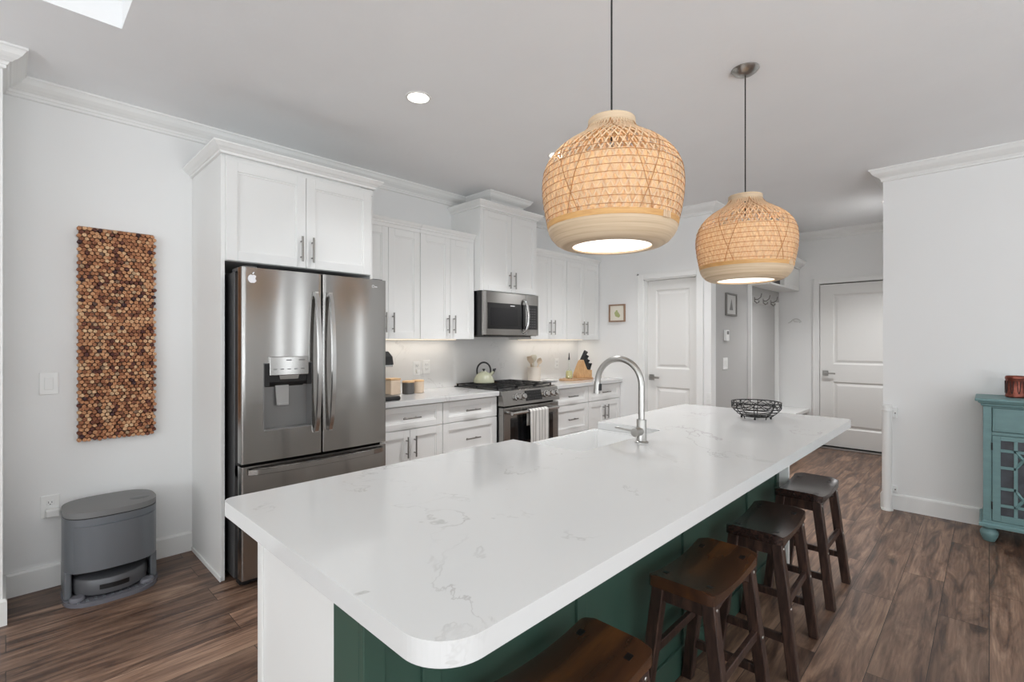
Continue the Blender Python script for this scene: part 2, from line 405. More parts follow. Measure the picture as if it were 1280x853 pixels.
def arc(cx, cy, r, a0, a1, n):
    return [(cx+r*math.cos(math.radians(a0+(a1-a0)*k/n)), cy+r*math.sin(math.radians(a0+(a1-a0)*k/n))) for k in range(n+1)]

# ------------------------------------------------------------------ setting
H = 2.74; YB = 3.70; XE = 4.975; XH = 7.21; YH = 2.02; YR = 0.62; XL = -0.010
fl = struct(MB().box(-4.0, -4.5, -0.10, XH+0.15, YB+0.15, 0.0).build('floor', 'floor'))
TX, TY = 0.36, 2.77     # inner corner of the raised tray in the living room ceiling
cb = MB()
cb.box(TX, -4.5, H, XH+0.15, YB+0.15, H+0.12); cb.box(-4.0, TY, H, TX, YB+0.15, H+0.12); cb.box(-4.0, -4.5, H, TX, -3.4, H+0.12); cb.box(-4.0, -3.4, H, -3.2, TY, H+0.12)
struct(cb.build('ceiling', 'ceiling'))
tr = MB()
tr.box(TX, -3.4, H+0.12, TX+0.06, TY, H+0.40); tr.box(-3.26, -3.4, H+0.12, -3.2, TY, H+0.40); tr.box(-3.26, TY, H+0.12, TX+0.06, TY+0.06, H+0.40); tr.box(-3.26, -3.46, H+0.12, TX+0.06, -3.4, H+0.40)
tr.box(-3.26, -3.46, H+0.40, TX+0.06, TY+0.06, H+0.48)
struct(tr.build('ceiling_tray', 'trim'))
CROWN = [(0, 0), (0.086, 0), (0.086, 0.010), (0.080, 0.014), (0.074, 0.022), (0.066, 0.036), (0.050, 0.050), (0.036, 0.058), (0.030, 0.063), (0.024, 0.064), (0.020, 0.070), (0.017, 0.078), (0.012, 0.080), (0.012, 0.094), (0, 0.098)]
CROWN_S = [(0, 0.0), (0.052, 0.0), (0.052, 0.008), (0.046, 0.014), (0.036, 0.026), (0.024, 0.034), (0.018, 0.040), (0.012, 0.042), (0.012, 0.056), (0, 0.058)]
struct(MB().sweep([(-3.2, -3.4), (-3.2, TY), (TX, TY), (TX, -3.4)], [(o*1.0, d) for o, d in CROWN], H+0.40, closed=True).build('trim_3', 'trim', smooth=False))
wb = MB(); wb.box(XL, YB, 0, XE+0.15, YB+0.15, H)
struct(wb.build('wall_back', 'wall'))
struct(MB().box(-4.0, 3.36, 0, XL, YB+0.15, H).build('wall_left', 'wall'))
# end wall of the kitchen with the pantry door opening
D1a, D1b, D1t = 2.165, 2.775, 2.035
we = MB(); we.box(XE, D1b, 0, XE+0.12, YB, H); we.box(XE, YH, 0, XE+0.12, D1a, H); we.box(XE, D1a, D1t, XE+0.12, D1b, H)
struct(we.build('wall_end', 'wall'))
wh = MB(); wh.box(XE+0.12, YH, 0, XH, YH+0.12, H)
struct(wh.build('wall_hall', mat('hall_wall_grey', (180, 179, 177), 0.7, noise=0.012, nscale=1.5)))  # hall wall in a darker grey than the other walls
D2a, D2b, D2t = 0.70, 1.55, 2.075
wf = MB(); wf.box(XH, D2b, 0, XH+0.12, YH+0.12, H); wf.box(XH, YR-0.12, 0, XH+0.12, D2a, H); wf.box(XH, D2a, D2t, XH+0.12, D2b, H)
struct(wf.build('wall_far', 'wall'))
struct(MB().box(XE, -2.55, 0, XE+0.12, YR, H).box(XE, -4.5, 0, XE+0.12, -2.8, H).box(XE, -2.8, 0, XE+0.12, -2.55, 0.3).box(XE, -2.8, 2.25, XE+0.12, -2.55, H).build('wall_right', 'wall'))
struct(MB().box(XE+0.12, YR-0.12, 0, XH, YR, H).build('wall_passage', 'wall'))
# living room walls behind the camera, with window openings
ws = MB()
def wall_x(mb, y0, y1, x0, x1, holes):   # wall along X with rectangular openings (xa,xb,za,zb)
    xs = x0
    for xa, xb, za, zb in holes:
        mb.box(xs, y0, 0, xa, y1, H)
        if za > 0: mb.box(xa, y0, 0, xb, y1, za)
        mb.box(xa, y0, zb, xb, y1, H); xs = xb
    mb.box(xs, y0, 0, x1, y1, H)
wall_x(ws, -4.65, -4.5, -4.15, XE+0.12, [(-3.1, 1.1, 0.0, 2.3), (3.36, 3.48, 0.2, 2.3), (3.86, 4.12, 0.2, 2.3)])
struct(ws.build('wall_rear', 'wall'))
wl = MB(); wl.box(-4.15, -4.5, 0, -4.0, -1.6, H); wl.box(-4.15, 2.0, 0, -4.0, YB+0.15, H); wl.box(-4.15, -1.6, 0, -4.0, 2.0, 0.5); wl.box(-4.15, -1.6, 2.2, -4.0, 2.0, H)
struct(wl.build('wall_side', 'wall'))
def frame_x(name, xa, xb, za, zb, y, n):
    f = MB(); w = 0.07
    f.box(xa, y-0.03, zb-w, xb, y+0.03, zb); f.box(xa, y-0.03, za, xb, y+0.03, za+w)
    for k in range(n+1):
        x = xa+(xb-xa-w)*k/n; f.box(x, y-0.03, za+w, x+w, y+0.03, zb-w)
    return struct(f.build(name, 'trim'))
frame_x('window_1', -3.1, 1.1, 0.0, 2.3, -4.57, 3)
frame_x('window_2', 3.80, 4.18, 0.13, 2.37, -4.62, 1)
frame_x('window_4', 3.29, 3.55, 0.13, 2.37, -4.62, 1)
f = MB()
for k in range(4):
    y = -1.6+(3.6-0.07)*k/3; f.box(-4.10, y, 0.5, -4.04, y+0.07, 2.2)
f.box(-4.10, -1.6, 0.5, -4.04, 2.0, 0.57); f.box(-4.10, -1.6, 2.13, -4.04, 2.0, 2.2)
struct(f.build('window_3', 'trim'))

# crown moulding: one continuous run round the room
SX0, SX1, SY = 3.17, 3.585, 3.355     # boxed-out soffit over the microwave cabinet
struct(MB().box(SX0, SY, 2.616, SX1, YB, H).build('wall_soffit', 'wall'))
struct(MB().sweep([(-4.0, 3.36), (XL, 3.36), (XL, YB), (SX0, YB), (SX0, SY), (SX1, SY), (SX1, YB), (XE, YB), (XE, YH), (XH, YH), (XH, YR), (XE, YR), (XE, -4.5)], CROWN, H).build('trim_1', 'trim'))
BASE = [(0, 0), (0.010, 0), (0.015, 0.012), (0.015, 0.125), (0, 0.125)]
struct(MB().sweep([(-4.0, 3.36), (XL, 3.36), (XL, YB), (0.838, YB)], BASE, 0.125).build('baseboard_back', 'trim'))
struct(MB().sweep([(XE+0.02, YH), (5.95, YH)], BASE, 0.125).build('baseboard_hall', 'trim'))
struct(MB().sweep([(XH, YH), (XH, D2b+0.075)], BASE, 0.125).build('baseboard_far', 'trim'))
struct(MB().sweep([(XE, 2.10), (XE, YH), (XE+0.02, YH)], BASE, 0.125).build('baseboard_end', 'trim'))
struct(MB().sweep([(XH, YR), (XE, YR), (XE, -4.5)], BASE, 0.125).build('baseboard_right', 'trim'))

# doors of the setting
def casing(name, X, ya, yb, zt, w=0.07, proj=0.018):
    c = MB()
    c.box(X-proj, ya-w, 0, X, ya, zt+w, 0.004); c.box(X-proj, yb, 0, X, yb+w, zt+w, 0.004); c.box(X-proj, ya, zt, X, yb, zt+w, 0.004)
    c.box(X-proj-0.005, ya-w, 0, X-proj, ya-w+0.018, zt+w); c.box(X-proj-0.005, yb+w-0.018, 0, X-proj, yb+w, zt+w); c.box(X-proj-0.005, ya-w, zt+w-0.018, X-proj, yb+w, zt+w)
    return struct(c.build(name, 'trim'))
def door_slab(mb, X, ya, yb, zb, zt, panels, th=0.035):
    # panels: (y0,y1,z0,z1); built from rails and stiles with sunk panels that rise to a raised field
    ys = sorted({ya, yb} | {p[0] for p in panels} | {p[1] for p in panels})
    y0, y1 = panels[0][0], panels[0][1]
    zs = [zb]
    for p in sorted(panels, key=lambda p: p[2]): zs += [p[2], p[3]]
    zs.append(zt)
    mb.box(X, ya, zb, X+th, y0, zt); mb.box(X, y1, zb, X+th, yb, zt)
    for k in range(0, len(zs), 2): mb.box(X, y0, zs[k], X+th, y1, zs[k+1])
    for (a, b, c, d) in panels:
        def ring(o, dx): return [(X+dx, a+o, c+o), (X+dx, b-o, c+o), (X+dx, b-o, d-o), (X+dx, a+o, d-o)]
        R = [ring(0, 0.0), ring(0.014, 0.012), ring(0.026, 0.012), ring(0.05, 0.003)]
        V = [[mb.bm.verts.new(p) for p in r] for r in R]
        for i in range(3):
            for k in range(4): mb.bm.faces.new((V[i][k], V[i][(k+1) % 4], V[i+1][(k+1) % 4], V[i+1][k]))
        mb.bm.faces.new(V[3])
def lever(parent, X, y, z, sgn):
    h = MB(); h.box(X-0.008, y-0.032, z-0.032, X, y+0.032, z+0.032, 0.002); h.cyl((X-0.008, y, z), (X-0.052, y, z), 0.010, 12)
    h.box(X-0.060, min(y, y+sgn*0.115), z-0.010, X-0.044, max(y, y+sgn*0.115), z+0.010, 0.003)
    return h.build('door_handle', 'chrome', parent)
casing('trim_4', XE, D1a, D1b, D1t)
jb = MB(); jb.box(XE, D1a, 0, XE+0.12, D1a+0.012, D1t); jb.box(XE, D1b-0.012, 0, XE+0.12, D1b, D1t); jb.box(XE, D1a, D1t-0.012, XE+0.12, D1b, D1t)
struct(jb.build('trim_5', 'trim'))
d = MB(); door_slab(d, XE+0.07, D1a+0.014, D1b-0.014, 0.01, D1t-0.014, [(2.275, 2.665, 1.045, 1.915), (2.275, 2.665, 0.22, 0.845)])
d1 = struct(d.build('door_1', 'door')); lever(d1, XE+0.07, 2.712, 0.945, -1)
casing('trim_6', XH, D2a, D2b, D2t)
d = MB(); door_slab(d, XH+0.012, D2a+0.005, D2b-0.006, 0.035, D2t-0.012, [(0.86, 1.405, 1.06, 1.935), (0.86, 1.405, 0.255, 0.84)])
d2 = struct(d.build('door_2', 'door')); lever(d2, XH+0.012, 1.485, 0.945, -1)
jb = MB(); jb.box(XH+0.05, D2a-0.01, 0, XH+0.12, D2b+0.01, D2t+0.01)
struct(jb.build('trim_7', 'gasket'))
struct(MB().box(XH-0.05, D2a, 0, XH+0.05, D2b, 0.022, 0.004).build('trim_8', 'chrome'))

# ------------------------------------------------------------------ cabinets
def shaker(mb, x0, x1, z0, z1, yf, rail=0.057, th=0.020):
    r = min(rail, (z1-z0)*0.28)
    mb.box(x0, yf, z0, x0+rail, yf+th, z1, 0.0015, 1); mb.box(x1-rail, yf, z0, x1, yf+th, z1, 0.0015, 1)
    mb.box(x0+rail, yf, z0, x1-rail, yf+th, z0+r, 0.0015, 1); mb.box(x0+rail, yf, z1-r, x1-rail, yf+th, z1, 0.0015, 1)
    mb.box(x0+rail-0.002, yf+0.010, z0+r-0.002, x1-rail+0.002, yf+th, z1-r+0.002)
    # moulded step round the sunk panel
    a, b, c, e = x0+rail, x1-rail, z0+r, z1-r; s = 0.009
    for q in ((a, c, a+s, e), (b-s, c, b, e), (a+s, c, b-s, c+s), (a+s, e-s, b-s, e)):
        mb.box(q[0], yf+0.005, q[1], q[2], yf+0.011, q[3])
def pull_v(x, zc, yf, L=0.155):
    h = MB(); h.cyl((x, yf-0.030, zc-L/2), (x, yf-0.030, zc+L/2), 0.006, 10)
    for s in (-1, 1): h.cyl((x, yf, zc+s*L*0.31), (x, yf-0.030, zc+s*L*0.31), 0.0045, 8)
    return h
def pull_h(xc, z, yf, L=0.155):
    h = MB(); h.cyl((xc-L/2, yf-0.030, z), (xc+L/2, yf-0.030, z), 0.006, 10)
    for s in (-1, 1): h.cyl((xc+s*L*0.31, yf, z), (xc+s*L*0.31, yf-0.030, z), 0.0045, 8)
    return h
def cdoor(root, x0, x1, z0, z1, yf, hx=None, hz=None):
    m = MB(); shaker(m, x0, x1, z0, z1, yf); p = m.build('door', 'cab', root)
    if hx is not None: pull_v(hx, hz, yf).build('handle', 'pull', p, smooth=True)
def cdrawer(root, x0, x1, z0, z1, yf):
    m = MB(); shaker(m, x0, x1, z0, z1, yf); p = m.build('drawer', 'cab', root)
    pull_h((x0+x1)/2, (z0+z1)/2, yf).build('handle', 'pull', p, smooth=True)

# tall surround and cabinet over the refrigerator
fc = thing('refrigerator_cabinet', 'tall white cabinet surround enclosing the stainless refrigerator with two doors above it', 'cabinet', (1.31, 3.4, 0))
m = MB(); m.box(0.840, 3.09, 0, 0.860, YB, 2.40, 0.001, 1); m.build('side_panel', 'cab', fc)
m = MB(); m.box(1.765, 3.09, 0, 1.783, YB, 2.40, 0.001, 1); m.build('side_panel', 'cab', fc)
m = MB(); m.box(0.832, 3.083, 0, 0.840, YB, 0.028, 0.003); m.build('shoe_strip', 'trim', fc)
m = MB(); m.box(0.860, 3.092, 1.805, 1.765, YB, 2.40); m.build('body', 'cab', fc)
m = MB(); m.box(0.860, 3.086, 2.36, 1.783, 3.093, 2.40); m.build('top_rail', 'cab', fc)
cdoor(fc, 0.863, 1.3115, 1.807, 2.372, 3.072, 1.279, 1.92); cdoor(fc, 1.3145, 1.765, 1.807, 2.372, 3.072, 1.348, 1.92)
MB().sweep([(0.840, YB), (0.840, 3.075), (1.783, 3.075), (1.783, YB)][::-1], [(-o, d) for o, d in CROWN_S], 2.458).build('crown', 'trim', fc)

YU = 3.365
def upper(label, x0, x1, z0, z1, xm, name='wall_cabinet', yf=YU, hz=None, xv0=None, crown=True, group=None):
    r = thing(name, label, 'cabinet', ((x0+x1)/2, (yf+YB)/2, z0), 0, group)
    MB().box(x0, yf+0.021, z0, x1, YB, z1).build('body', 'cab', r)
    hz = hz or z0+0.13
    cdoor(r, x0+0.002, xm-0.0015, z0+0.002, z1-0.045, yf, xm-0.034, hz); cdoor(r, xm+0.0015, x1-0.002, z0+0.002, z1-0.045, yf, xm+0.034, hz)
    MB().box(x0, yf+0.002, z1-0.043, x1, yf+0.021, z1).build('top_rail', 'cab', r)
    return r
u = upper('white two-door wall cabinet beside the refrigerator and above the canisters', 1.785, 2.380, 1.365, 2.285, 2.082)
MB().sweep([(1.785, YU), (2.380, YU)], [(o*0.55, d*0.7) for o, d in CROWN_S], 2.312).build('crown', 'trim', u)
u = upper('white two-door wall cabinet adjoining the microwave on its refrigerator side', 2.382, 2.972, 1.365, 2.285, 2.697)
MB().sweep([(2.382, YU), (2.975, YU)], [(o*0.55, d*0.7) for o, d in CROWN_S], 2.312).build('crown', 'trim', u)
u = upper('white two-door wall cabinet between microwave and knife block side, above the crock', 3.745, 4.338, 1.365, 2.285, 4.070)
MB().sweep([(3.745, YU), (4.340, YU)], [(o*0.55, d*0.7) for o, d in CROWN_S], 2.312).build('crown', 'trim', u)
u = upper('white two-door wall cabinet meeting the end wall above the knife block', 4.340, 4.968, 1.365, 2.285, 4.665)
MB().sweep([(4.340, YU), (4.968, YU)], [(o*0.55, d*0.7) for o, d in CROWN_S], 2.312).build('crown', 'trim', u)
YM = 3.285
mc = thing('microwave_cabinet', 'tall projecting white cabinet with two doors directly above the microwave', 'cabinet', (3.36, 3.5, 1.81))
MB().box(2.976, YM+0.021, 1.81, 3.743, YB, 2.575).build('body', 'cab', mc)
MB().box(2.976, YM+0.0, 2.545, 3.743, YM+0.021, 2.575).build('top_rail', 'cab', mc)
MB().box(2.976, YM+0.004, 1.81, 3.012, YM+0.021, 2.545).build('stile', 'cab', mc)
cdoor(mc, 3.014, 3.376, 1.812, 2.543, YM, 3.343, 1.925); cdoor(mc, 3.379, 3.741, 1.812, 2.543, YM, 3.412, 1.925)
MB().sweep([(3.743, YB), (3.743, YM), (2.976, YM), (2.976, YB)], [(-o, d) for o, d in CROWN_S], 2.616).build('crown', 'trim', mc)

YC = 3.075
def base_cab(label, x0, x1, drawers, doors, name='base_cabinet'):
    r = thing(name, label, 'cabinet', ((x0+x1)/2, 3.4, 0))
    MB().box(x0, YC+0.021, 0.10, x1, YB-0.017, 0.875).box(x0, YC+0.075, 0.0, x1, YB-0.017, 0.10).build('body', 'cab', r)
    for (a, b, c, e) in drawers: cdrawer(r, a, b, c, e, YC)
    for (a, b, c, e, hx) in doors: cdoor(r, a, b, c, e, YC, hx, e-0.125)
    return r
base_cab('white base cabinet with one drawer and two doors beside the refrigerator', 1.785, 2.387, [(1.788, 2.384, 0.700, 0.866)], [(1.788, 2.084, 0.105, 0.694, 2.050), (2.087, 2.384, 0.105, 0.694, 2.121)])
base_cab('white base cabinet of stacked drawers on the refrigerator side of the range', 2.389, 2.980, [(2.392, 2.977, 0.700, 0.866), (2.392, 2.977, 0.405, 0.694), (2.392, 2.977, 0.105, 0.399)], [])
base_cab('white base cabinet of stacked drawers on the end wall side of the range', 3.750, 4.338, [(3.753, 4.335, 0.700, 0.866), (3.753, 4.335, 0.405, 0.694), (3.753, 4.335, 0.105, 0.399)], [])
base_cab('white base cabinet with one drawer and two doors against the end wall', 4.340, 4.970, [(4.343, 4.967, 0.700, 0.866)], [(4.343, 4.650, 0.105, 0.694, 4.616), (4.653, 4.967, 0.105, 0.694, 4.687)])
tag(center_origin(MB().box(1.783, 3.045, 0.875, 2.982, 3.683, 0.914, 0.003).build('countertop', 'quartz')), 'white quartz countertop between refrigerator and range holding the canisters', 'countertop')
tag(center_origin(MB().box(3.748, 3.045, 0.875, XE, 3.683, 0.914, 0.003).build('countertop', 'quartz')), 'white quartz countertop between range and end wall holding the knife block', 'countertop')
struct(MB().box(1.783, 3.684, 0.80, XE, YB, 1.365).box(2.975, 3.684, 1.365, 3.744, YB, 1.81).build('wall_backsplash', 'splash'))
for (x0, x1, lb) in ((1.85, 2.92, 'slim light bar under the wall cabinets by the refrigerator'), (3.80, 4.90, 'slim light bar under the wall cabinets by the end wall')):
    t = tag(center_origin(MB().box(x0, 3.56, 1.3605, x1, 3.60, 1.3648, 0.001).build('under_cabinet_light', 'ledstrip')), lb, 'light')
    a = area('under_cabinet_glow', ((x0+x1)/2, 3.58, 1.358), (0, 0, 0), x1-x0, 0.03, 1.1, (1.0, 0.93, 0.84))

# ------------------------------------------------------------------ refrigerator
rf = thing('refrigerator', 'stainless steel french door refrigerator with ice and water dispenser', 'refrigerator', (1.32, 3.2, 0))
FX0, FX1, FS, FY = 0.877, 1.752, 1.3145, 2.862
MB().box(0.882, 3.0, 0.03, 1.747, 3.62, 1.735, 0.004).build('case', 'darkgrey', rf)
MB().box(0.885, 2.925, 0.60, 1.744, 3.0, 1.725).box(0.885, 2.925, 0.05, 1.744, 3.0, 0.665).build('gasket', 'gasket', rf)
m = MB(); m.box(0.890, 2.94, 0.012, 1.739, 3.0, 0.05, 0.003)
for x in (0.93, 1.70): m.cyl((x, 2.97, 0.0), (x, 2.97, 0.03), 0.018, 12)
m.build('base_grille', 'gasket', rf)
for x in (0.887, 1.665): MB().box(x, 2.88, 1.735, x+0.075, 3.06, 1.757, 0.006).build('hinge_cover', 'darkgrey', rf)
def bulge(x): return -0.010*(1-((x-FX0-(FX1-FX0)/2)/((FX1-FX0)/2))**2) if True else 0
def panel_curved(mb, x0, x1, z0, z1, hole=None, back=2.925, n=18):
    xs = [x0+(x1-x0)*k/n for k in range(n+1)]
    zs = [z0, z1]
    if hole:
        xs = sorted(set([x for x in xs if all(abs(x-h) > 0.008 for h in hole[:2])]+[hole[0], hole[1]])); zs = [z0, hole[2], hole[3], z1]
    # rounded vertical edges
    def yf(x):
        e = min(x-x0, x1-x); r = 0.008
        return FY+bulge(x)+(r-math.sqrt(max(0, r*r-(r-min(e, r))**2)))
    xs = sorted(set(xs) | {x0+0.002, x0+0.005, x0+0.008, x1-0.002, x1-0.005, x1-0.008})
    V = {}
    for i, x in enumerate(xs):
        for j, z in enumerate(zs): V[i, j] = mb.bm.verts.new((x, yf(x), z))
    for i in range(len(xs)-1):
        for j in range(len(zs)-1):
            if hole and hole[0]-1e-6 <= xs[i] < hole[1]-1e-6 and j == 1: continue
            mb.bm.faces.new((V[i, j], V[i+1, j], V[i+1, j+1], V[i, j+1]))
    nb = len(zs)-1
    Bk = {(i, j): mb.bm.verts.new((xs[i], back, zs[j])) for i in range(len(xs)) for j in (0, nb)}
    for i in range(len(xs)-1):
        mb.bm.faces.new((V[i, nb], V[i+1, nb], Bk[i+1, nb], Bk[i, nb])); mb.bm.faces.new((V[i+1, 0], V[i, 0], Bk[i, 0], Bk[i+1, 0]))
    for i in (0, len(xs)-1):
        mb.bm.faces.new([V[i, j] for j in range(len(zs))]+[Bk[i, nb], Bk[i, 0]])
    mb.bm.faces.new([Bk[i, 0] for i in range(len(xs))]+[Bk[i, nb] for i in reversed(range(len(xs)))])
    return yf
def bar_handle(pts, w, th):   # flat curved bar in the plane given by consecutive points with section w x th
    pass
hole = (0.985, 1.254, 0.853, 1.228)
m = MB(); panel_curved(m, FX0, FS-0.003, 0.688, 1.748, hole); ld = m.build('fridge_door', 'steel', rf, smooth=True, label='door with ice and water dispenser')
m = MB(); panel_curved(m, FS+0.003, FX1, 0.688, 1.748); rd = m.build('fridge_door', 'steel', rf, smooth=True)
m = MB(); panel_curved(m, FX0, FX1, 0.062, 0.672); fd = m.build('freezer_drawer', 'steel', rf, smooth=True)
def vhandle(x, z0, z1, parent, lean):
    m = MB(); n = 16; R = []
    for k in range(n+1):
        t = k/n; z = z0+(z1-z0)*t; bow = math.sin(PI*t); y = 2.838-0.052*bow**0.6; xx = x+lean*bow
        w = 0.015
        R.append([m.bm.verts.new((xx-w, y+0.004, z)), m.bm.verts.new((xx-w*0.7, y-0.006, z)), m.bm.verts.new((xx+w*0.7, y-0.006, z)), m.bm.verts.new((xx+w, y+0.004, z)), m.bm.verts.new((xx+w*0.7, y+0.012, z)), m.bm.verts.new((xx-w*0.7, y+0.012, z))])
    for a, b in zip(R, R[1:]):
        for k in range(6): m.bm.faces.new((a[k], a[(k+1) % 6], b[(k+1) % 6], b[k]))
    m.bm.faces.new(R[0]); m.bm.faces.new(R[-1])
    for z in (z0+0.012, z1-0.012): m.box(x-0.011, 2.83, z-0.012, x+0.011, 2.866, z+0.012)
    return m.build('handle', 'steel_light', parent, smooth=True)
vhandle(1.272, 0.815, 1.640, ld, 0.0); vhandle(1.357, 0.815, 1.640, rd, 0.0)
m = MB(); n = 18; R = []
for k in range(n+1):
    t = k/n; x = 0.905+(1.722-0.905)*t; y = 2.845-0.050*math.sin(PI*t)**0.5
    R.append([m.bm.verts.new((x, y+0.010, 0.625)), m.bm.verts.new((x, y-0.004, 0.630)), m.bm.verts.new((x, y-0.004, 0.656)), m.bm.verts.new((x, y+0.010, 0.661))])
for a, b in zip(R, R[1:]):
    for k in range(4): m.bm.faces.new((a[k], a[(k+1) % 4], b[(k+1) % 4], b[k]))
m.bm.faces.new(R[0]); m.bm.faces.new(R[-1])
for x in (0.912, 1.70): m.box(x, 2.84, 0.631, x+0.016, 2.868, 0.655)
m.build('handle', 'steel', fd, smooth=True)
# dispenser: open recess, control panel, chute, paddle
a, b, c, e = hole; yb = 2.922
m = MB()
def quad(mb, p): mb.bm.faces.new([mb.bm.verts.new(q) for q in p])
m.box(a, 2.856, c, a+0.004, yb, e); m.box(b-0.004, 2.856, c, b, yb, e); m.box(a, 2.853, c, b, yb, c+0.006); m.box(a, 2.856, e-0.004, b, yb, e); m.box(a, yb-0.002, c, b, yb+0.002, e)
dz = m.build('dispenser', 'recess', ld)
m = MB(); m.box(a+0.004, 2.852, 1.10, a+0.03, 2.92, 1.224).box(b-0.03, 2.852, 1.10, b-0.004, 2.92, 1.224).hexa([(a+0.03, 2.86, 1.12), (b-0.03, 2.86, 1.12), (b-0.03, 2.92, 1.09), (a+0.03, 2.92, 1.09), (a+0.03, 2.86, 1.165), (b-0.03, 2.86, 1.165), (b-0.03, 2.92, 1.165), (a+0.03, 2.92, 1.165)])
m.build('chute', 'gasket', dz)
m = MB(); m.box(1.012, 2.838, 1.158, 1.227, 2.915, 1.262, 0.003); cp = m.build('control_panel', 'steel', ld)
m = MB()
m.bm.free()
for k in range(5): MB().box(1.03+k*0.038, 2.8372, 1.190, 1.03+k*0.038+0.02, 2.8382, 1.194).build('marking', 'darkgrey', cp)
MB().box(1.10, 2.8372, 1.240, 1.13, 2.8382, 1.245).build('marking', 'darkgrey', cp); MB().box(1.17, 2.8372, 1.240, 1.205, 2.8382, 1.244).build('marking', 'darkgrey', cp)
m = MB(); m.hexa([(1.07, 2.848, 1.135), (1.17, 2.848, 1.135), (1.16, 2.90, 1.135), (1.08, 2.90, 1.135), (1.065, 2.845, 1.157), (1.175, 2.845, 1.157), (1.17, 2.90, 1.157), (1.07, 2.90, 1.157)]); m.build('nozzle', 'steel_light', dz)
m = MB(); m.hexa([(1.070, 2.893, 0.985), (1.135, 2.893, 0.985), (1.135, 2.905, 0.985), (1.070, 2.905, 0.985), (1.065, 2.905, 1.10), (1.140, 2.905, 1.10), (1.140, 2.915, 1.10), (1.065, 2.915, 1.10)])
m.box(1.074, 2.889, 0.983, 1.131, 2.897, 0.996, 0.002); m.build('paddle', 'paddle_grey', dz)
# apple sticker: bitten fruit with a leaf
def apple_poly():
    P = []
    for k in range(72):
        th = 2*PI*k/72; cx, sy = math.cos(th), math.sin(th)
        r = 1.0
        x = 0.95*cx*(1-0.10*max(0, -sy)**1.2); y = sy*1.02
        # dent at top and base
        if sy > 0: y -= 0.20*math.exp(-(x/0.22)**2)
        else: y += 0.13*math.exp(-(x/0.20)**2)
        P.append([x, y])
    bx, by, br = 1.12, 0.10, 0.50     # the bite
    Q = []
    for x, y in P:
        dx, dy = x-bx, y-by; dd = math.hypot(dx, dy)
        if dd < br: x, y = bx-br*math.sqrt(max(0, 1-(dy/br)**2)), y
        Q.append((x, y))
    return Q
ac = (0.9295, 1.6870); sc = 0.0240
ybm = FY+bulge(0.93)-0.0012
m = MB(); m.prism([(ac[0]+x*sc, ac[1]+y*sc) for x, y in apple_poly()], ybm-0.0008, ybm+0.006, axis='Y')
lf = [(0.02, 1.02), (0.0, 1.22), (0.10, 1.42), (0.30, 1.55), (0.42, 1.56), (0.40, 1.36), (0.28, 1.16), (0.12, 1.05)]
m.prism([(ac[0]+x*sc, ac[1]+y*sc) for x, y in lf], ybm-0.0008, ybm+0.006, axis='Y')
m.build('apple_sticker', 'silver_mark', ld)
m = MB(); yl = FY+bulge(1.66)-0.0008
ring = [(1.655+0.008*math.cos(2*PI*k/20), yl, 1.703+0.008*math.sin(2*PI*k/20)) for k in range(20)]
m.tube(ring, 0.0012, 6, closed=True); m.box(1.667, yl-0.001, 1.699, 1.684, yl+0.004, 1.703)
m.build('badge', 'silver_mark', rd)

# ------------------------------------------------------------------ microwave
mw = thing('microwave', 'stainless over-the-range microwave with dark window and curved handle', 'microwave', (3.36, 3.5, 1.40))
MX0, MX1, MZ0, MZ1, MY = 2.990, 3.738, 1.400, 1.808, 3.270
MB().box(MX0, 3.285, MZ0, MX1, YB, MZ1, 0.003).build('case', 'black', mw)
md = MB(); md.box(MX0, MY-0.012, MZ0+0.004, 3.553, 3.284, MZ1-0.004, 0.004); mdo = md.build('door', 'steel', mw)
MB().box(MX0-0.001, MY-0.016, MZ0+0.006, MX0+0.030, MY-0.010, MZ1-0.006, 0.002).build('edge_strip', 'steel_light', mdo)
MB().box(3.040, MY-0.016, 1.462, 3.545, MY-0.011, 1.702, 0.002).build('window', 'blackglass', mdo)
MB().box(3.075, MY-0.0175, 1.492, 3.43, MY-0.0155, 1.655, 0.001).build('inner_glass', 'ovenglass', mdo)
MB().box(3.33, MY-0.0172, 1.678, 3.39, MY-0.0162, 1.686).build('badge', 'silver_mark', mdo)
m = MB(); pts = [(3.515, MY-0.010, 1.745), (3.52, MY-0.035, 1.735), (3.53, MY-0.052, 1.69), (3.538, MY-0.060, 1.60), (3.534, MY-0.056, 1.51), (3.524, MY-0.040, 1.445), (3.518, MY-0.010, 1.432)]
m.tube(pts, 0.013, 10); m.build('handle', 'steel_light', mdo, smooth=True)
cpn = MB(); cpn.box(3.555, MY-0.012, MZ0+0.004, MX1, 3.284, MZ1-0.004, 0.004); cpo = cpn.build('control_panel', 'steel', mw)
MB().box(3.572, MY-0.015, 1.462, 3.722, MY-0.011, 1.702, 0.002).build('keypad', 'blackglass', cpo)
m = MB()
for r in range(8):
    for k in range(3): m.box(3.600+k*0.034, MY-0.0162, 1.485+r*0.025, 3.620+k*0.034, MY-0.0148, 1.493+r*0.025)
m.build('key_marking', 'darkgrey', cpo)
MB().box(3.06, 3.30, MZ0-0.012, 3.67, 3.66, MZ0, 0.003).build('underside_vent', 'darkgrey', mw)

# ------------------------------------------------------------------ gas range
rg = thing('gas_range', 'stainless slide-in gas range with black grates and front knobs', 'range', (3.365, 3.35, 0))
RX0, RX1, RY = 2.986, 3.744, 3.035
MB().box(RX0, 3.075, 0.05, RX1, 3.665, 0.895).box(RX0+0.02, 3.12, 0, RX1-0.02, 3.60, 0.05).build('body', 'black', rg)
MB().box(RX0-0.004, 3.05, 0.895, RX1+0.004, 3.668, 0.921, 0.004).build('cooktop', 'iron', rg)
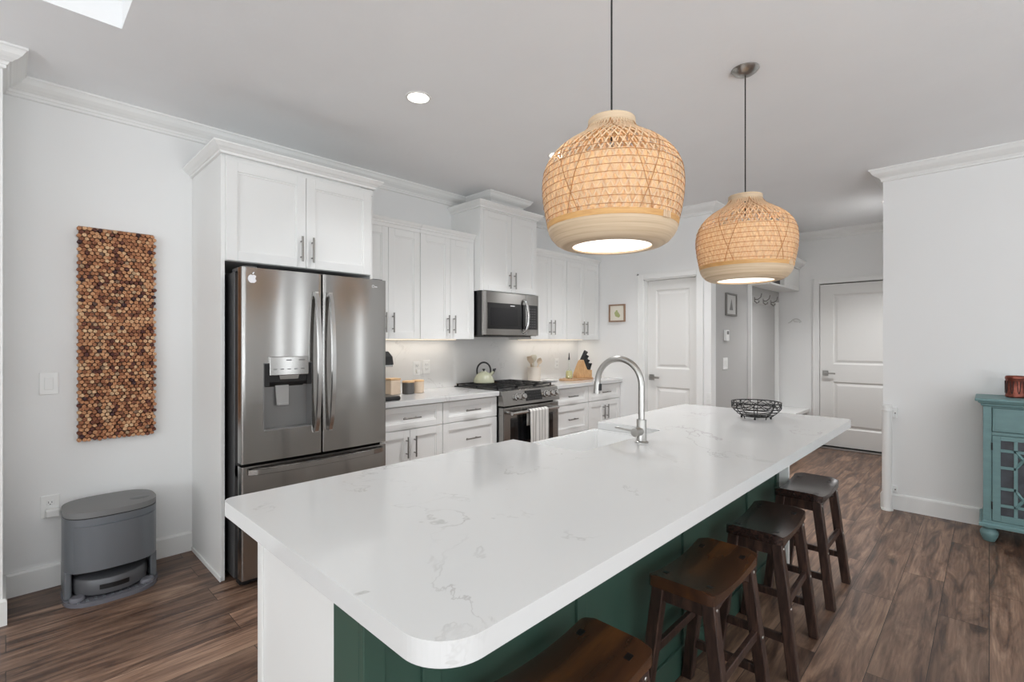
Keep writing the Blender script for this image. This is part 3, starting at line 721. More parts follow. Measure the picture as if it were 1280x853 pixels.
# sloped control panel with chamfered ends
m = MB(); m.hexa([(RX0, 2.992, 0.785), (RX1, 2.992, 0.785), (RX1, 3.09, 0.785), (RX0, 3.09, 0.785), (RX0, 3.022, 0.912), (RX1, 3.022, 0.912), (RX1, 3.09, 0.922), (RX0, 3.09, 0.922)])
cpa = m.build('control_panel', 'steel', rg)
def cpt(x, z, off=0.0):   # point on the sloped face
    t = (z-0.785)/(0.912-0.785); return (x, 2.992+0.030*t-off, z)
nv = Vector((0, -0.127, 0.030)).normalized()
for x in (3.160, 3.232, 3.552, 3.627, 3.700):
    p = Vector(cpt(x, 0.852)); m = MB(); m.tube([p, p+nv*0.010, p+nv*0.012, p+nv*0.036, p+nv*0.040], 0.031, 20)
    for v in m.bm.verts:
        dd = (v.co-p).dot(nv)
        if dd > 0.011: q = p+nv*dd; v.co = q+(v.co-q)*(0.80 if dd < 0.037 else 0.7)
    m.build('knob', 'steel_light', cpa, smooth=True)
m = MB(); A = [cpt(3.275, 0.808), cpt(3.492, 0.808), cpt(3.492, 0.897), cpt(3.275, 0.897)]
m.hexa([Vector(p)+nv*0.001 for p in A]+[Vector(p)+nv*0.004 for p in A]); m.build('display', 'blackglass', cpa)
m = MB()
for r in range(3):
    for k in range(6):
        p = Vector(cpt(3.292+k*0.033, 0.824+r*0.026))+nv*0.004; m.box(p.x, p.y-0.0012, p.z-0.002, p.x+0.018, p.y+0.001, p.z+0.002)
m.build('display_marking', 'darkgrey', cpa)
od = MB(); od.box(RX0+0.004, 3.002, 0.235, RX1-0.004, 3.074, 0.768, 0.005); odo = od.build('oven_door', 'steel', rg)
MB().box(3.075, 2.998, 0.30, 3.655, 3.003, 0.672, 0.003).build('window', 'blackglass', odo)
MB().box(3.12, 2.9965, 0.34, 3.61, 2.9985, 0.63, 0.001).build('inner_glass', 'ovenglass', odo)
m = MB(); m.tube([(3.035, 2.945, 0.722), (3.665, 2.945, 0.722)], 0.015, 14)
for x in (3.06, 3.64): m.box(x-0.012, 2.945, 0.710, x+0.012, 3.004, 0.734, 0.003)
m.build('handle', 'steel_light', odo, smooth=True)
dr = MB(); dr.box(RX0+0.004, 3.004, 0.065, RX1-0.004, 3.074, 0.226, 0.004); dro = dr.build('drawer', 'steel', rg)
MB().box(3.10, 2.988, 0.190, 3.63, 3.006, 0.208, 0.004).build('handle', 'steel_light', dro)
for k in range(3):
    x0 = RX0+0.012+k*0.2465; x1 = x0+0.241; m = MB(); z = 0.945
    for x in (x0, x1-0.012): m.box(x, 3.085, z-0.010, x+0.012, 3.645, z)
    for y in (3.085, 3.633): m.box(x0, y, z-0.010, x1, y+0.012, z)
    m.box((x0+x1)/2-0.006, 3.085, z-0.010, (x0+x1)/2+0.006, 3.645, z); m.box(x0, 3.36, z-0.010, x1, 3.372, z)
    for y in (3.22, 3.50): m.box(x0, y, z-0.010, x1, y+0.011, z)
    for x in (x0, x1-0.012):
        for y in (3.085, 3.36, 3.633): m.box(x, y, 0.921, x+0.012, y+0.012, z-0.008)
    m.build('grate', 'iron', rg)
for (x, y) in ((3.13, 3.21), (3.13, 3.51), (3.365, 3.36), (3.60, 3.21), (3.60, 3.51)):
    m = MB(); m.lathe([(0.048, 0), (0.048, 0.006), (0.036, 0.008), (0.036, 0.013), (0.028, 0.015)], (x, y, 0.9205), 20); m.build('burner', 'iron', rg, smooth=True)

# towel folded over the oven handle
m = MB(); n, mm = 22, 26; TX0, TX1 = 3.245, 3.492
def towel_pt(u, v):    # v 0..1 front drop from the bar, negative behind
    s = v
    wav = 0.006*math.sin(u*15)*min(1, abs(v)*2.5)+0.003*math.sin(u*31+1)*abs(v)
    x = TX0+(TX1-TX0)*u+0.004*math.sin(v*7)*(u-0.5)
    if v >= 0.06: return (x, 2.925-wav-0.004, 0.725-(v-0.06)*0.40)
    if v <= -0.06: return (x, 2.966+wav*0.2, 0.725-(-v-0.06)*0.30)
    ang = PI/2+(v/0.06)*PI/2      # over the bar
    return (x, 2.9455+0.0205*math.cos(ang), 0.725+0.0175*math.sin(ang))
vs = [-0.5, -0.35, -0.2, -0.12]+[-0.06+0.12*k/10 for k in range(11)]+[0.06+0.74*k/14 for k in range(1, 15)]
G = [[m.bm.verts.new(towel_pt(i/n, v)) for i in range(n+1)] for v in vs]
for j in range(len(vs)-1):
    for i in range(n): m.bm.faces.new((G[j][i], G[j][i+1], G[j+1][i+1], G[j+1][i]))
tw = m.build('dish_towel', 'towel', smooth=True)
so = tw.modifiers.new('thickness', 'SOLIDIFY'); so.thickness = 0.003; so.offset = 0
tag(tw, 'grey and white striped dish towel hanging over the oven door handle', 'towel')

# ------------------------------------------------------------------ island
IX0, IX1, IY0, IY1 = 0.415, 3.285, 0.546, 1.518
SX_0, SX_1, SYB = 1.572, 2.228, 1.142
isl = thing('kitchen_island', 'long kitchen island base with white end and dark green panelled seating side', 'island', (1.87, 1.2, 0))
BX0, BX1 = 0.500, 3.195
MB().box(BX0, 1.03, 0.0, BX0+0.018, 1.478, 0.874, 0.002).build('end_panel', 'cab', isl)
MB().box(BX0-0.006, 1.447, 0.0, BX0, 1.478, 0.874, 0.001).build('corner_stile', 'cab', isl)
MB().box(BX1-0.018, 1.03, 0.0, BX1, 1.478, 0.874, 0.002).build('end_panel', 'cab', isl)
MB().box(BX1, 0.845, 0.0, BX1+0.030, 1.478, 0.874, 0.002).build('end_post', 'cab', isl, label='white end post beyond the green panel')
MB().box(BX0+0.018, 1.03, 0.0, BX1-0.018, 1.045, 0.86).box(BX0+0.018, 1.04, 0.08, BX1-0.018, 1.42, 0.10).box(BX0+0.018, 1.38, 0.0, BX1-0.018, 1.40, 0.08).build('carcass', 'cab', isl)
# green knee wall with battens
g = MB(); g.box(BX0, 0.919, 0.0, BX0+0.018, 1.03, 0.874, 0.001); g.build('green_end_panel', 'green', isl, label='dark green return panel on the end')
MB().box(BX0, 0.903, 0.0, BX1, 0.919, 0.874, 0.001).build('back_panel', 'green', isl, label='dark green board and batten panel')
for x in (BX0-0.004, 0.640, 1.205, 1.925, 2.665, BX1-0.05):
    MB().box(x, 0.893, 0.11, x+0.05, 0.9035, 0.874, 0.002).build('batten', 'green', isl)
MB().box(BX0-0.004, 0.8925, 0.0, BX1, 0.9035, 0.11, 0.003).build('base_rail', 'green', isl)
# cabinet fronts on the kitchen side of the island
for (x0, x1) in ((0.520, 1.03), (1.034, 1.55), (2.25, 2.72), (2.724, 3.175)):
    m = MB(); shaker(m, -x1, -x0, 0.105, 0.862, -1.478)
    m.bm.transform(Matrix.Rotation(PI, 4, 'Z')); p = m.build('door', 'cab', isl)
    h = MB(); xc = x1-0.04; h.cyl((xc, 1.508, 0.66), (xc, 1.508, 0.815), 0.006, 10).cyl((xc, 1.478, 0.69), (xc, 1.508, 0.69), 0.0045, 8).cyl((xc, 1.478, 0.785), (xc, 1.508, 0.785), 0.0045, 8)
    h.build('handle', 'pull', p, smooth=True)
m = MB(); shaker(m, -2.225, -1.575, 0.105, 0.62, -1.478); m.bm.transform(Matrix.Rotation(PI, 4, 'Z')); m.build('door', 'cab', isl)

def corner(cx, cy, r, a0): return arc(cx, cy, r, a0, a0+90, 14)
poly = []
poly += corner(IX0+0.085, IY0+0.085, 0.085, 180)
poly += corner(IX1-0.05, IY0+0.05, 0.05, 270)
poly += corner(IX1-0.03, IY1-0.03, 0.03, 0)
poly += [(SX_1, IY1), (SX_1, SYB+0.012)]+[(SX_1-0.012, SYB)]
poly += [(SX_0+0.012, SYB), (SX_0, SYB+0.012), (SX_0, IY1)]
poly += corner(IX0+0.03, IY1-0.03, 0.03, 90)
m = MB(); m.prism(poly, 0.874, 0.914, bev=0.005)
ct = m.build('island_countertop', 'quartz'); center_origin(ct)
tag(ct, 'large white veined quartz island countertop with rounded corners and sink cutout', 'countertop')

sk = thing('farmhouse_sink', 'white apron front farmhouse sink set in the island countertop', 'sink', ((SX_0+SX_1)/2, 1.34, 0.64))
m = MB(); x0, x1, y0, y1, zb, zt = 1.556, 2.244, 1.122, 1.548, 0.645, 0.8735; w = 0.02
def ring_rect(mb, xa, ya, xb, yb_, z): return [mb.bm.verts.new(p) for p in ((xa, ya, z), (xb, ya, z), (xb, yb_, z), (xa, yb_, z))]
R = [ring_rect(m, x0, y0, x1, y1, zb), ring_rect(m, x0, y0, x1, y1, zt), ring_rect(m, x0+w, y0+w, x1-w, y1-w*1.3, zt), ring_rect(m, x0+w+0.004, y0+w+0.004, x1-w-0.004, y1-w*1.3-0.004, zb+0.05), ring_rect(m, x0+w+0.03, y0+w+0.03, x1-w-0.03, y1-w*1.3-0.03, zb+0.025)]
m.bm.faces.new(list(reversed(R[0])))
for A, B in zip(R, R[1:]):
    for k in range(4): m.bm.faces.new((A[k], A[(k+1) % 4], B[(k+1) % 4], B[k]))
m.bm.faces.new(R[-1])
bmesh.ops.bevel(m.bm, geom=[e for e in m.bm.edges], offset=0.006, segments=2, affect='EDGES')
bs = m.build('basin', 'ceramic', sk, smooth=True)
MB().lathe([(0.045, 0), (0.045, 0.003), (0.035, 0.004), (0.030, -0.001), (0, -0.001)], (1.9, 1.33, zb+0.0255), 24).build('drain', 'chrome', sk, smooth=True)

fa = thing('kitchen_faucet', 'brushed nickel pull-down gooseneck faucet standing behind the island sink', 'faucet', (1.905, 1.073, 0.914))
m = MB(); m.lathe([(0.029, 0), (0.029, 0.004), (0.021, 0.008), (0.021, 0.098), (0.0195, 0.100)], (1.905, 1.073, 0.914), 24); fb = m.build('base', 'chrome', fa, smooth=True)
m = MB(); R_ = 0.1125; zc = 1.158; pts = [(1.905, 1.073, 1.01), (1.905, 1.073, 1.08)]
for k in range(0, 25): a = PI-PI*k/24*0.985; pts.append((1.905, 1.073+R_+R_*math.cos(a), zc+R_*math.sin(a)))
m.tube(pts, 0.0135, 18); m.build('spout', 'chrome', fa, smooth=True)
m = MB(); e = pts[-1]; m.tube([e, (e[0], e[1]+0.001, e[2]-0.012), (e[0], e[1]+0.005, e[2]-0.055)], 0.0150, 18, r2=0.0155); sh = m.build('spray_head', 'chrome', fa, smooth=True)
m = MB(); m.box(1.896, e[1]-0.018, e[2]-0.042, 1.914, e[1]-0.009, e[2]-0.010, 0.003); m.build('spray_button', 'black', sh)
m = MB(); m.tube([(1.895, 1.073, 0.963), (1.848, 1.073, 0.963)], 0.0185, 20); hb = m.build('handle_hub', 'chrome', fa, smooth=True)
m = MB(); m.tube([(1.858, 1.080, 0.966), (1.852, 1.170, 0.974)], 0.0045, 10); m.build('lever', 'chrome', hb, smooth=True)

# wire fruit bowl
wbm = thing('wire_fruit_bowl', 'empty round black wire fruit bowl on the far end of the white island', 'bowl', (2.946, 0.943, 0.914))
def circ(r, z, n=40, c=(2.946, 0.943)): return [(c[0]+r*math.cos(2*PI*k/n), c[1]+r*math.sin(2*PI*k/n), 0.914+z) for k in range(n)]
MB().tube(circ(0.127, 0.092), 0.0028, 8, closed=True).build('rim', 'wire', wbm, smooth=True)
m = MB(); m.tube(circ(0.126, 0.060), 0.0024, 6, closed=True); m.tube(circ(0.126, 0.072), 0.0015, 6, closed=True)
m.build('band_ring', 'wire', wbm, smooth=True)
m = MB()
pts = []
for k in range(241):
    a = 2*PI*k/240*1.0; r = 0.1265; z = 0.076+0.014*math.sin(14*a); pts.append((2.946+r*math.cos(a+0.10*math.sin(28*a)), 0.943+r*math.sin(a+0.10*math.sin(28*a)), 0.914+z))
m.tube(pts[:-1], 0.0016, 5, closed=True)
pts = []
for k in range(240):
    a = 2*PI*k/240; r = 0.125; z = 0.076+0.014*math.cos(9*a); pts.append((2.946+r*math.cos(a), 0.943+r*math.sin(a), 0.914+z))
m.tube(pts, 0.0016, 5, closed=True)
m.build('scrollwork', 'wire', wbm, smooth=True)
for r, z in ((0.114, 0.044), (0.098, 0.029), (0.080, 0.018)): MB().tube(circ(r, z), 0.0022, 6, closed=True).build('ring', 'wire', wbm, smooth=True)
m = MB()
for r in (0.066, 0.045, 0.022): m.tube(circ(r, 0.014), 0.0022, 6, closed=True)
for k in range(8): a = 2*PI*k/8; m.tube([(2.946, 0.943, 0.928), (2.946+0.07*math.cos(a), 0.943+0.07*math.sin(a), 0.928)], 0.002, 6)
m.build('base_grid', 'wire', wbm, smooth=True)
for k in range(8):
    a = 2*PI*(k+0.3)/8; ca, sa = math.cos(a), math.sin(a)
    P = [(r, z) for r, z in ((0.126, 0.092), (0.126, 0.060), (0.112, 0.043), (0.094, 0.026), (0.078, 0.014), (0.074, 0.002))]
    MB().tube([(2.946+r*ca, 0.943+r*sa, 0.914+z) for r, z in P], 0.0024, 6).build('rib', 'wire', wbm, smooth=True)
for k in range(4):
    a = 2*PI*(k+0.15)/4
    MB().lathe([(0, 0), (0.005, 0.001), (0.006, 0.006), (0.004, 0.011), (0, 0.012)], (2.946+0.074*math.cos(a), 0.943+0.074*math.sin(a), 0.914), 10).build('foot', 'wire', wbm, smooth=True)

# ------------------------------------------------------------------ woven pendant lamps
PROF = [(0.212, 0.040), (0.2165, 0.066), (0.224, 0.10), (0.231, 0.135), (0.236, 0.175), (0.237, 0.215), (0.232, 0.255), (0.219, 0.288), (0.197, 0.318), (0.168, 0.343), (0.138, 0.362), (0.112, 0.378), (0.094, 0.392), (0.083, 0.406), (0.079, 0.420)]
def prof_r(z, k=1.0):
    P = PROF
    if z <= P[0][1]: return P[0][0]*k
    for (r0, z0), (r1, z1) in zip(P, P[1:]):
        if z <= z1: t = (z-z0)/(z1-z0); return (r0+(r1-r0)*t)*k
    return P[-1][0]*k
# arc-length parameter so strands run evenly over the shoulder
ZS = [0.076+(0.412-0.076)*k/120 for k in range(121)]; LS = [0.0]
for a_, b_ in zip(ZS, ZS[1:]): LS.append(LS[-1]+math.hypot(b_-a_, prof_r(b_)-prof_r(a_)))
def z_at(t):
    L = t*LS[-1]
    for k in range(120):
        if L <= LS[k+1]: f_ = (L-LS[k])/(LS[k+1]-LS[k]); return ZS[k]+(ZS[k+1]-ZS[k])*f_
    return ZS[-1]
def make_pendant(loc, label, zbot):
    # everything in local coordinates, origin at the ceiling
    r = thing('pendant_lamp', label, 'lamp', loc, 0, 'woven pendant lamps over the island')
    zb = zbot-H
    m = MB(); m.lathe([(0.0, 0.0), (0.066, 0.0), (0.066, -0.004), (0.058, -0.014), (0.040, -0.026), (0.018, -0.032), (0.0, -0.033)], (0, 0, 0), 36); m.build('ceiling_canopy', 'chrome', r, local=True, smooth=True)
    m = MB(); m.tube([(0, 0, -0.03), (0, 0, zb+0.27)], 0.0032, 8); cd = m.build('cord', 'cord', r, local=True)
    m = MB(); m.lathe([(0.0, 0.30), (0.016, 0.298), (0.020, 0.285), (0.020, 0.235), (0.0, 0.234)], (0, 0, zb), 18); sk_ = m.build('bulb_socket', 'diffuser', r, local=True, smooth=True)
    m = MB(); m.lathe([(0.0, 0.234), (0.013, 0.230), (0.016, 0.218), (0.030, 0.196), (0.033, 0.178), (0.028, 0.160), (0.014, 0.148), (0.0, 0.146)], (0, 0, zb), 20); m.build('bulb', 'bulb', r, local=True, smooth=True)
    # woven shade
    m = MB()
    def strand(mb, a0, tw, k, wd, n=22, t0=0.0, t1=1.0):
        pts = []
        for i in range(n+1):
            t = t0+(t1-t0)*i/n; z = z_at(t); rr = prof_r(z, 1.0)+k; a = a0+tw*t
            pts.append((rr*math.cos(a), rr*math.sin(a), zb+z))
        mb.ribbon(pts, lambda p: Vector((p.x, p.y, 0)).normalized(), wd, 0.0011)
    for k in range(54): strand(m, 2*PI*k/54, 0.95, 0.0006, 0.0042); strand(m, 2*PI*(k+0.5)/54, -0.95, -0.0006, 0.0042)
    shd = m.build('woven_shade', 'strand', r, local=True)
    m = MB()
    for z in [0.092+0.0228*j for j in range(10)]: 
        rr = prof_r(z)+0.0016; m.tube([(rr*math.cos(2*PI*k/48), rr*math.sin(2*PI*k/48), zb+z) for k in range(48)], 0.0011, 5, closed=True)
    m.build('weave_ring', 'strand_dark', shd, local=True)
    m = MB()
    for k in range(6): strand(m, 2*PI*k/6+0.95, 0.62, 0.0018, 0.0022); strand(m, 2*PI*k/6+1.15, -0.62, 0.0018, 0.0022)
    m.build('accent_strand', 'strand_dark', shd, local=True)
    m = MB()      # second, inner layer of weave
    for k in range(40): strand(m, 2*PI*(k+0.3)/40, 0.55, -0.007, 0.0042); strand(m, 2*PI*(k+0.7)/40, -0.55, -0.0085, 0.0042)
    m.build('inner_weave', 'strand_in', shd, local=True)
    zz = [0.078+(0.262-0.078)*k/10 for k in range(11)]
    m = MB(); m.lathe([(prof_r(z)-0.014, z) for z in zz]+[(prof_r(z)-0.015, z) for z in reversed(zz)], (0, 0, zb), 48, closed=True); m.build('lining', 'lining', r, local=True, smooth=True)
    m = MB(); m.lathe([(0.006, 0.408), (0.0745, 0.408), (0.0745, 0.412), (0.006, 0.412)], (0, 0, zb), 32, closed=True); m.build('neck_light_stop', 'bamboo', r, local=True)  # added disc closing the open neck, keeps lamp glow off the ceiling
    m = MB(); m.lathe([(0.077, 0.405), (0.0815, 0.405), (0.0800, 0.436), (0.0745, 0.437), (0.0745, 0.405)], (0, 0, zb), 36, closed=True); m.build('neck_ring', 'bamboo', r, local=True, smooth=True)
    m = MB(); m.lathe([(0.2125, 0.062), (0.2190, 0.062), (0.2222, 0.080), (0.2160, 0.080)], (0, 0, zb), 56, closed=True); m.build('band', 'bandwood', r, local=True, smooth=True)
    m = MB(); m.lathe([(0.2115, 0.0625), (0.2178, 0.0625), (0.2155, 0.050), (0.2060, 0.033), (0.191, 0.016), (0.172, 0.005), (0.150, 0.0), (0.134, 0.001), (0.134, 0.006), (0.150, 0.007), (0.170, 0.012), (0.187, 0.023), (0.201, 0.038), (0.2095, 0.052)], (0, 0, zb), 56, closed=True); m.build('bamboo_base', 'bamboo', r, local=True, smooth=True)
    m = MB(); m.lathe([(0.0, 0.010), (0.150, 0.010), (0.152, 0.013), (0.0, 0.013)], (0, 0, zb), 48); m.build('diffuser', 'diffuser', r, local=True)
    m = MB(); m.lathe([(0.088, 0.02), (0.088, 0.165), (0.086, 0.165), (0.086, 0.02)], (0, 0, zb), 40, closed=True); m.build('inner_drum', 'drum', r, local=True, smooth=True)
    m = MB()
    for k in range(4): m.box(0.2150, -0.018+k*0.0095, zb+0.060, 0.2235, -0.0115+k*0.0095, zb+0.082, 0.001)
    m.bm.transform(Matrix.Rotation(math.radians(-98), 4, 'Z')); m.build('binding', 'strand', r, local=True)
    m = MB(); m.lathe([(0.021, 0.246), (0.085, 0.240), (0.085, 0.242), (0.021, 0.248)], (0, 0, zb), 32, closed=True); m.build('uplight_blocker', 'plate', r, local=True)  # added disc above the bulb, blocks its light from the upper weave
    return r
make_pendant((1.452, 0.932, H), 'woven rattan pendant lamp hanging above the sink half of the island', 1.672)
make_pendant((2.635, 0.895, H), 'woven rattan pendant lamp with visible nickel canopy, above the fruit bowl end', 1.655)

# recessed downlights, plus added unseen ones for the hall and living room side
for (x, y, lb) in ((4.08, 2.316, 'round recessed ceiling downlight glimpsed through the weave of the big pendant shade'), (6.10, 0.705, 'added round ceiling downlight out of view in the hall'), (0.55, -0.45, 'added unseen ceiling downlight over the living room end of the island'), (2.0, -0.75, 'added unseen ceiling downlight behind the bar stools'), (3.6, -0.75, 'added unseen ceiling downlight near the teal sideboard'), (1.641, 2.338, 'round recessed ceiling downlight in front of the refrigerator cabinet'), (2.875, 2.316, 'round recessed ceiling downlight partly behind the big pendant shade')):
    r = thing('downlight', lb, 'light', (x, y, H), 0, 'recessed ceiling downlights')
    MB().lathe([(0.058, -0.002), (0.074, -0.003), (0.076, 0.0), (0.058, 0.0)], (0, 0, 0), 36, closed=True).build('trim_ring', 'trim', r, local=True, smooth=True)
    MB().lathe([(0.0, -0.0022), (0.059, -0.0022), (0.059, -0.001), (0.0, -0.001)], (0, 0, 0), 36).build('lens', 'led', r, local=True)
    l = bpy.data.lights.new('downlight_beam', 'SPOT'); l.energy = 300 if x > 6 else (10 if y < 0 else 46 if x < 2 else 135 if x < 3 else 98); l.color = (0.99, 0.99, 1.0); l.spot_size = math.radians(120); l.spot_blend = 0.8; l.shadow_soft_size = 0.06
    lo = bpy.data.objects.new('downlight_beam', l); COL.objects.link(lo); lo.parent = r; lo.location = (0, 0, -0.02)

# ------------------------------------------------------------------ saddle stools
def make_stool(seatmat, label):
    r = thing('bar_stool', label, 'stool', (0, 0, 0), 0, 'saddle stools along the island')
    L, Wd, zt, th = 0.435, 0.222, 0.570, 0.040
    def dip(x): return -0.022*(1-(2*x/L)**2)
    m = MB(); n, k_ = 20, 10; cr = 0.022
    def inset(x):   # rounded plan corners
        e = L/2-abs(x); return 0 if e >= cr else cr-math.sqrt(max(0, cr*cr-(cr-e)**2))
    xs = sorted(set([-L/2+L*i/n for i in range(n+1)]+[s*(L/2-q) for s in (-1, 1) for q in (0.002, 0.006, 0.012)]))
    T, B = [], []
    for x in xs:
        hw = Wd/2-inset(x)
        T.append([m.bm.verts.new((x, -hw+2*hw*j/k_, zt+dip(x)-(0.006 if j in (0, k_) else 0))) for j in range(k_+1)])
        B.append([m.bm.verts.new((x, -hw+2*hw*j/k_, zt-th+dip(x)*0.45)) for j in range(k_+1)])
    for i in range(len(xs)-1):
        for j in range(k_):
            m.bm.faces.new((T[i][j], T[i+1][j], T[i+1][j+1], T[i][j+1])); m.bm.faces.new((B[i][j+1], B[i+1][j+1], B[i+1][j], B[i][j]))
        m.bm.faces.new((T[i+1][0], T[i][0], B[i][0], B[i+1][0])); m.bm.faces.new((T[i][k_], T[i+1][k_], B[i+1][k_], B[i][k_]))
    m.bm.faces.new(T[0]+B[0][::-1]); m.bm.faces.new(T[-1][::-1]+B[-1])
    seat = m.build('seat', seatmat, r, local=True, smooth=True)
    for sx in (-1, 1):
        for sy in (-1, 1):
            x, y = sx*0.150, sy*0.074
            z0 = zt+dip(x); zl = zt+dip(x-0.0115); zr = zt+dip(x+0.0115)
            m = MB(); m.hexa([(x-0.0115, y-0.009, zl-0.004), (x+0.0115, y-0.009, zr-0.004), (x+0.0115, y+0.009, zr-0.004), (x-0.0115, y+0.009, zl-0.004), (x-0.0115, y-0.009, zl+0.0009), (x+0.0115, y-0.009, zr+0.0009), (x+0.0115, y+0.009, zr+0.0009), (x-0.0115, y+0.009, zl+0.0009)])
            m.build('tenon', 'tenon', seat, local=True)
    def leg_at(sx, sy, z): t = z/(zt-th); return (sx*(0.192+(0.176-0.192)*t), sy*(0.148+(0.083-0.148)*t))
    a = 0.021
    for sx in (-1, 1):
        for sy in (-1, 1):
            m = MB(); P = []
            for z in (0.0, zt-th+0.001):
                x, y = leg_at(sx, sy, z); b2 = a if z else a*0.95
                P += [(x-b2, y-b2, z), (x+b2, y-b2, z), (x+b2, y+b2, z), (x-b2, y+b2, z)]
            m.hexa(P); bmesh.ops.bevel(m.bm, geom=list(m.bm.edges), offset=0.003, segments=1, affect='EDGES')
            lg = m.build('leg', 'stoolwood', r, local=True)
            for z in (0.505, 0.275):
                x, y = leg_at(sx, sy, z); m = MB(); m.lathe([(0.006, 0), (0.005, sy*0.002), (0, sy*0.003)], (x, y+sy*(a-0.0005), z), 10, axis='Y'); m.build('bolt', 'chrome', lg, local=True)
    for sy in (-1, 1):     # long aprons with arched undersides and long stretchers
        y = leg_at(0.5, sy, 0.50)[1]; m = MB(); top = zt-th-0.012+0.006; P = []
        xs2 = [-0.16+0.32*i/16 for i in range(17)]
        up = [(x, zt-th+dip(x)*0.45+0.001) for x in xs2]; lo = [(x, zt-th-0.060+0.028*(1-abs(x/0.16)**4)) for x in xs2]
        m.prism(up+lo[::-1], y-0.009, y+0.009, axis='Y'); m.build('apron', 'stoolwood', r, local=True)
        z = 0.285; y = leg_at(1, sy, z)[1]; xx = leg_at(1, sy, z)[0]; MB().box(-xx+0.015, y-0.009, z-0.016, xx-0.015, y+0.009, z+0.016, 0.002).build('stretcher', 'stoolwood', r, local=True)
    for sx in (-1, 1):
        x, y = leg_at(sx, 1, 0.50); MB().box(x-0.009, -y+0.015, zt-th-0.055, x+0.009, y-0.015, zt-th-0.006, 0.001).build('apron', 'stoolwood', r, local=True)
        z = 0.150; x, y = leg_at(sx, 1, z); MB().box(x-0.009, -y+0.015, z-0.016, x+0.009, y-0.015, z+0.016, 0.002).build('stretcher', 'stoolwood', r, local=True)
    return r
st = make_stool('seat_amber', 'bar stool cut by the photo edge under the rounded island corner, amber worn seat')
st.location = (0.937, 0.722, 0)
s2 = make_stool('seat_amber', 'amber seated bar stool under the island sink, its dark square tenons showing')
s2.location = (1.725, 0.720, 0); s2.rotation_euler = (0, 0, math.radians(0.9))
s3 = make_stool('seat_dark', 'espresso brown bar stool between the amber stool and the stool by the fruit bowl')
s3.location = (2.368, 0.711, 0); s3.rotation_euler = (0, 0, math.radians(2.4))
s4 = make_stool('seat_dark', 'black-brown bar stool at the fruit bowl end, its seat mirroring the hall light')
s4.location = (3.078, 0.719, 0); s4.rotation_euler = (0, 0, math.radians(0.5))

# ------------------------------------------------------------------ robot vacuum station
dk = thing('robot_vacuum_dock', 'grey robot vacuum docking station on the floor under the cork panel', 'vacuum dock', (0.398, 3.47, 0))
def stad(x0, x1, y0, y1, n=72, front=0.0):   # long rounded plan with a gently bowed front
    cx, cy, a, b = (x0+x1)/2, (y0+y1)/2, (x1-x0)/2, (y1-y0)/2
    P = []
    for k in range(n):
        t = 2*PI*k/n; c_, s_ = math.cos(t), math.sin(t); e = 2/2.9
        x = a*math.copysign(abs(c_)**e, c_); y = b*math.copysign(abs(s_)**e, s_)
        if y < 0: y -= front*(1-(x/a)**2)
        P.append((cx+x, cy+y))
    return P
DX0, DX1, DY0, DY1 = 0.203, 0.600, 3.290, 3.645
MB().prism(stad(DX0, DX1, DY0, DY1), 0.165, 0.438, bev=0.004).build('water_tank_housing', 'dock', dk, smooth=True)
m = MB(); m.prism(stad(DX0+0.014, DX1-0.006, DY0-0.014, DY1-0.02, front=0.004), 0.172, 0.402, bev=0.008); m.build('front_cover', 'dock', dk, smooth=True)
MB().prism(stad(DX0+0.004, DX1-0.004, DY0+0.004, DY1-0.004), 0.438, 0.443).build('lid_gap', 'gasket', dk, smooth=True)
lid = MB().prism(stad(DX0, DX1, DY0, DY1), 0.443, 0.472, bev=0.008).build('lid', 'docklid', dk, smooth=True)
m = MB(); m.lathe([(0.036, 0), (0.036, 0.001), (0.034, 0.0016), (0, 0.0016)], (0, 0, 0), 28)
m.bm.transform(Matrix.Translation((0.525, 3.43, 0.4715)) @ Matrix.Scale(1.25, 4, (1, 0, 0))); m.build('button_ring', 'robot', lid, smooth=True)
# garage for the robot: two side cheeks, dark rear wall, clear base tray
for x_ in (DX0+0.004, DX1-0.034): MB().box(x_, DY0+0.095, 0.02, x_+0.030, DY1-0.06, 0.168, 0.008).build('side_cheek', 'dock', dk)
MB().box(DX0+0.03, DY1-0.022, 0.02, DX1-0.03, DY1-0.008, 0.166).box(DX0+0.04, DY0+0.05, 0.155, DX1-0.04, DY1-0.05, 0.167).build('garage_interior', 'dockdark', dk)
m = MB(); m.prism(stad(DX0-0.004, DX1+0.006, DY0-0.022, DY1, front=0.004), 0.0, 0.022, bev=0.005); m.build('base_tray', 'cleartray', dk, smooth=True)
m = MB()
for k in range(9): m.box(0.25+k*0.034, 3.295, 0.0215, 0.262+k*0.034, 3.33, 0.0245, 0.001)
m.build('ramp_rib', 'dock', dk)
for x in (0.255, 0.545): MB().lathe([(0.034, 0), (0.034, 0.012), (0.028, 0.020), (0, 0.022)], (x, 3.345, 0.0215), 20).build('mop_washer', 'cleartray', dk, smooth=True)
rb = thing('robot_vacuum', 'round grey robot vacuum parked inside the docking station', 'robot vacuum', (0.400, 3.455, 0.024))
m = MB(); m.lathe([(0.0, 0.0), (0.140, 0.0), (0.158, 0.010), (0.161, 0.022), (0.161, 0.075), (0.155, 0.086), (0.145, 0.090), (0.0, 0.091)], (0.400, 3.455, 0.026), 56); rbb = m.build('body', 'robot', rb, smooth=True)
m = MB()
ang = [math.radians(-112+44*k/12) for k in range(13)]
for a_, b_ in zip(ang, ang[1:]):
    P = []
    for z in (0.062, 0.086):
        for (aa, rr) in ((a_, 0.1595), (b_, 0.1595), (b_, 0.1632), (a_, 0.1632)): P.append((0.400+rr*math.cos(aa), 3.455+rr*math.sin(aa), z))
    m.hexa(P)
m.build('sensor_window', 'black', rbb)

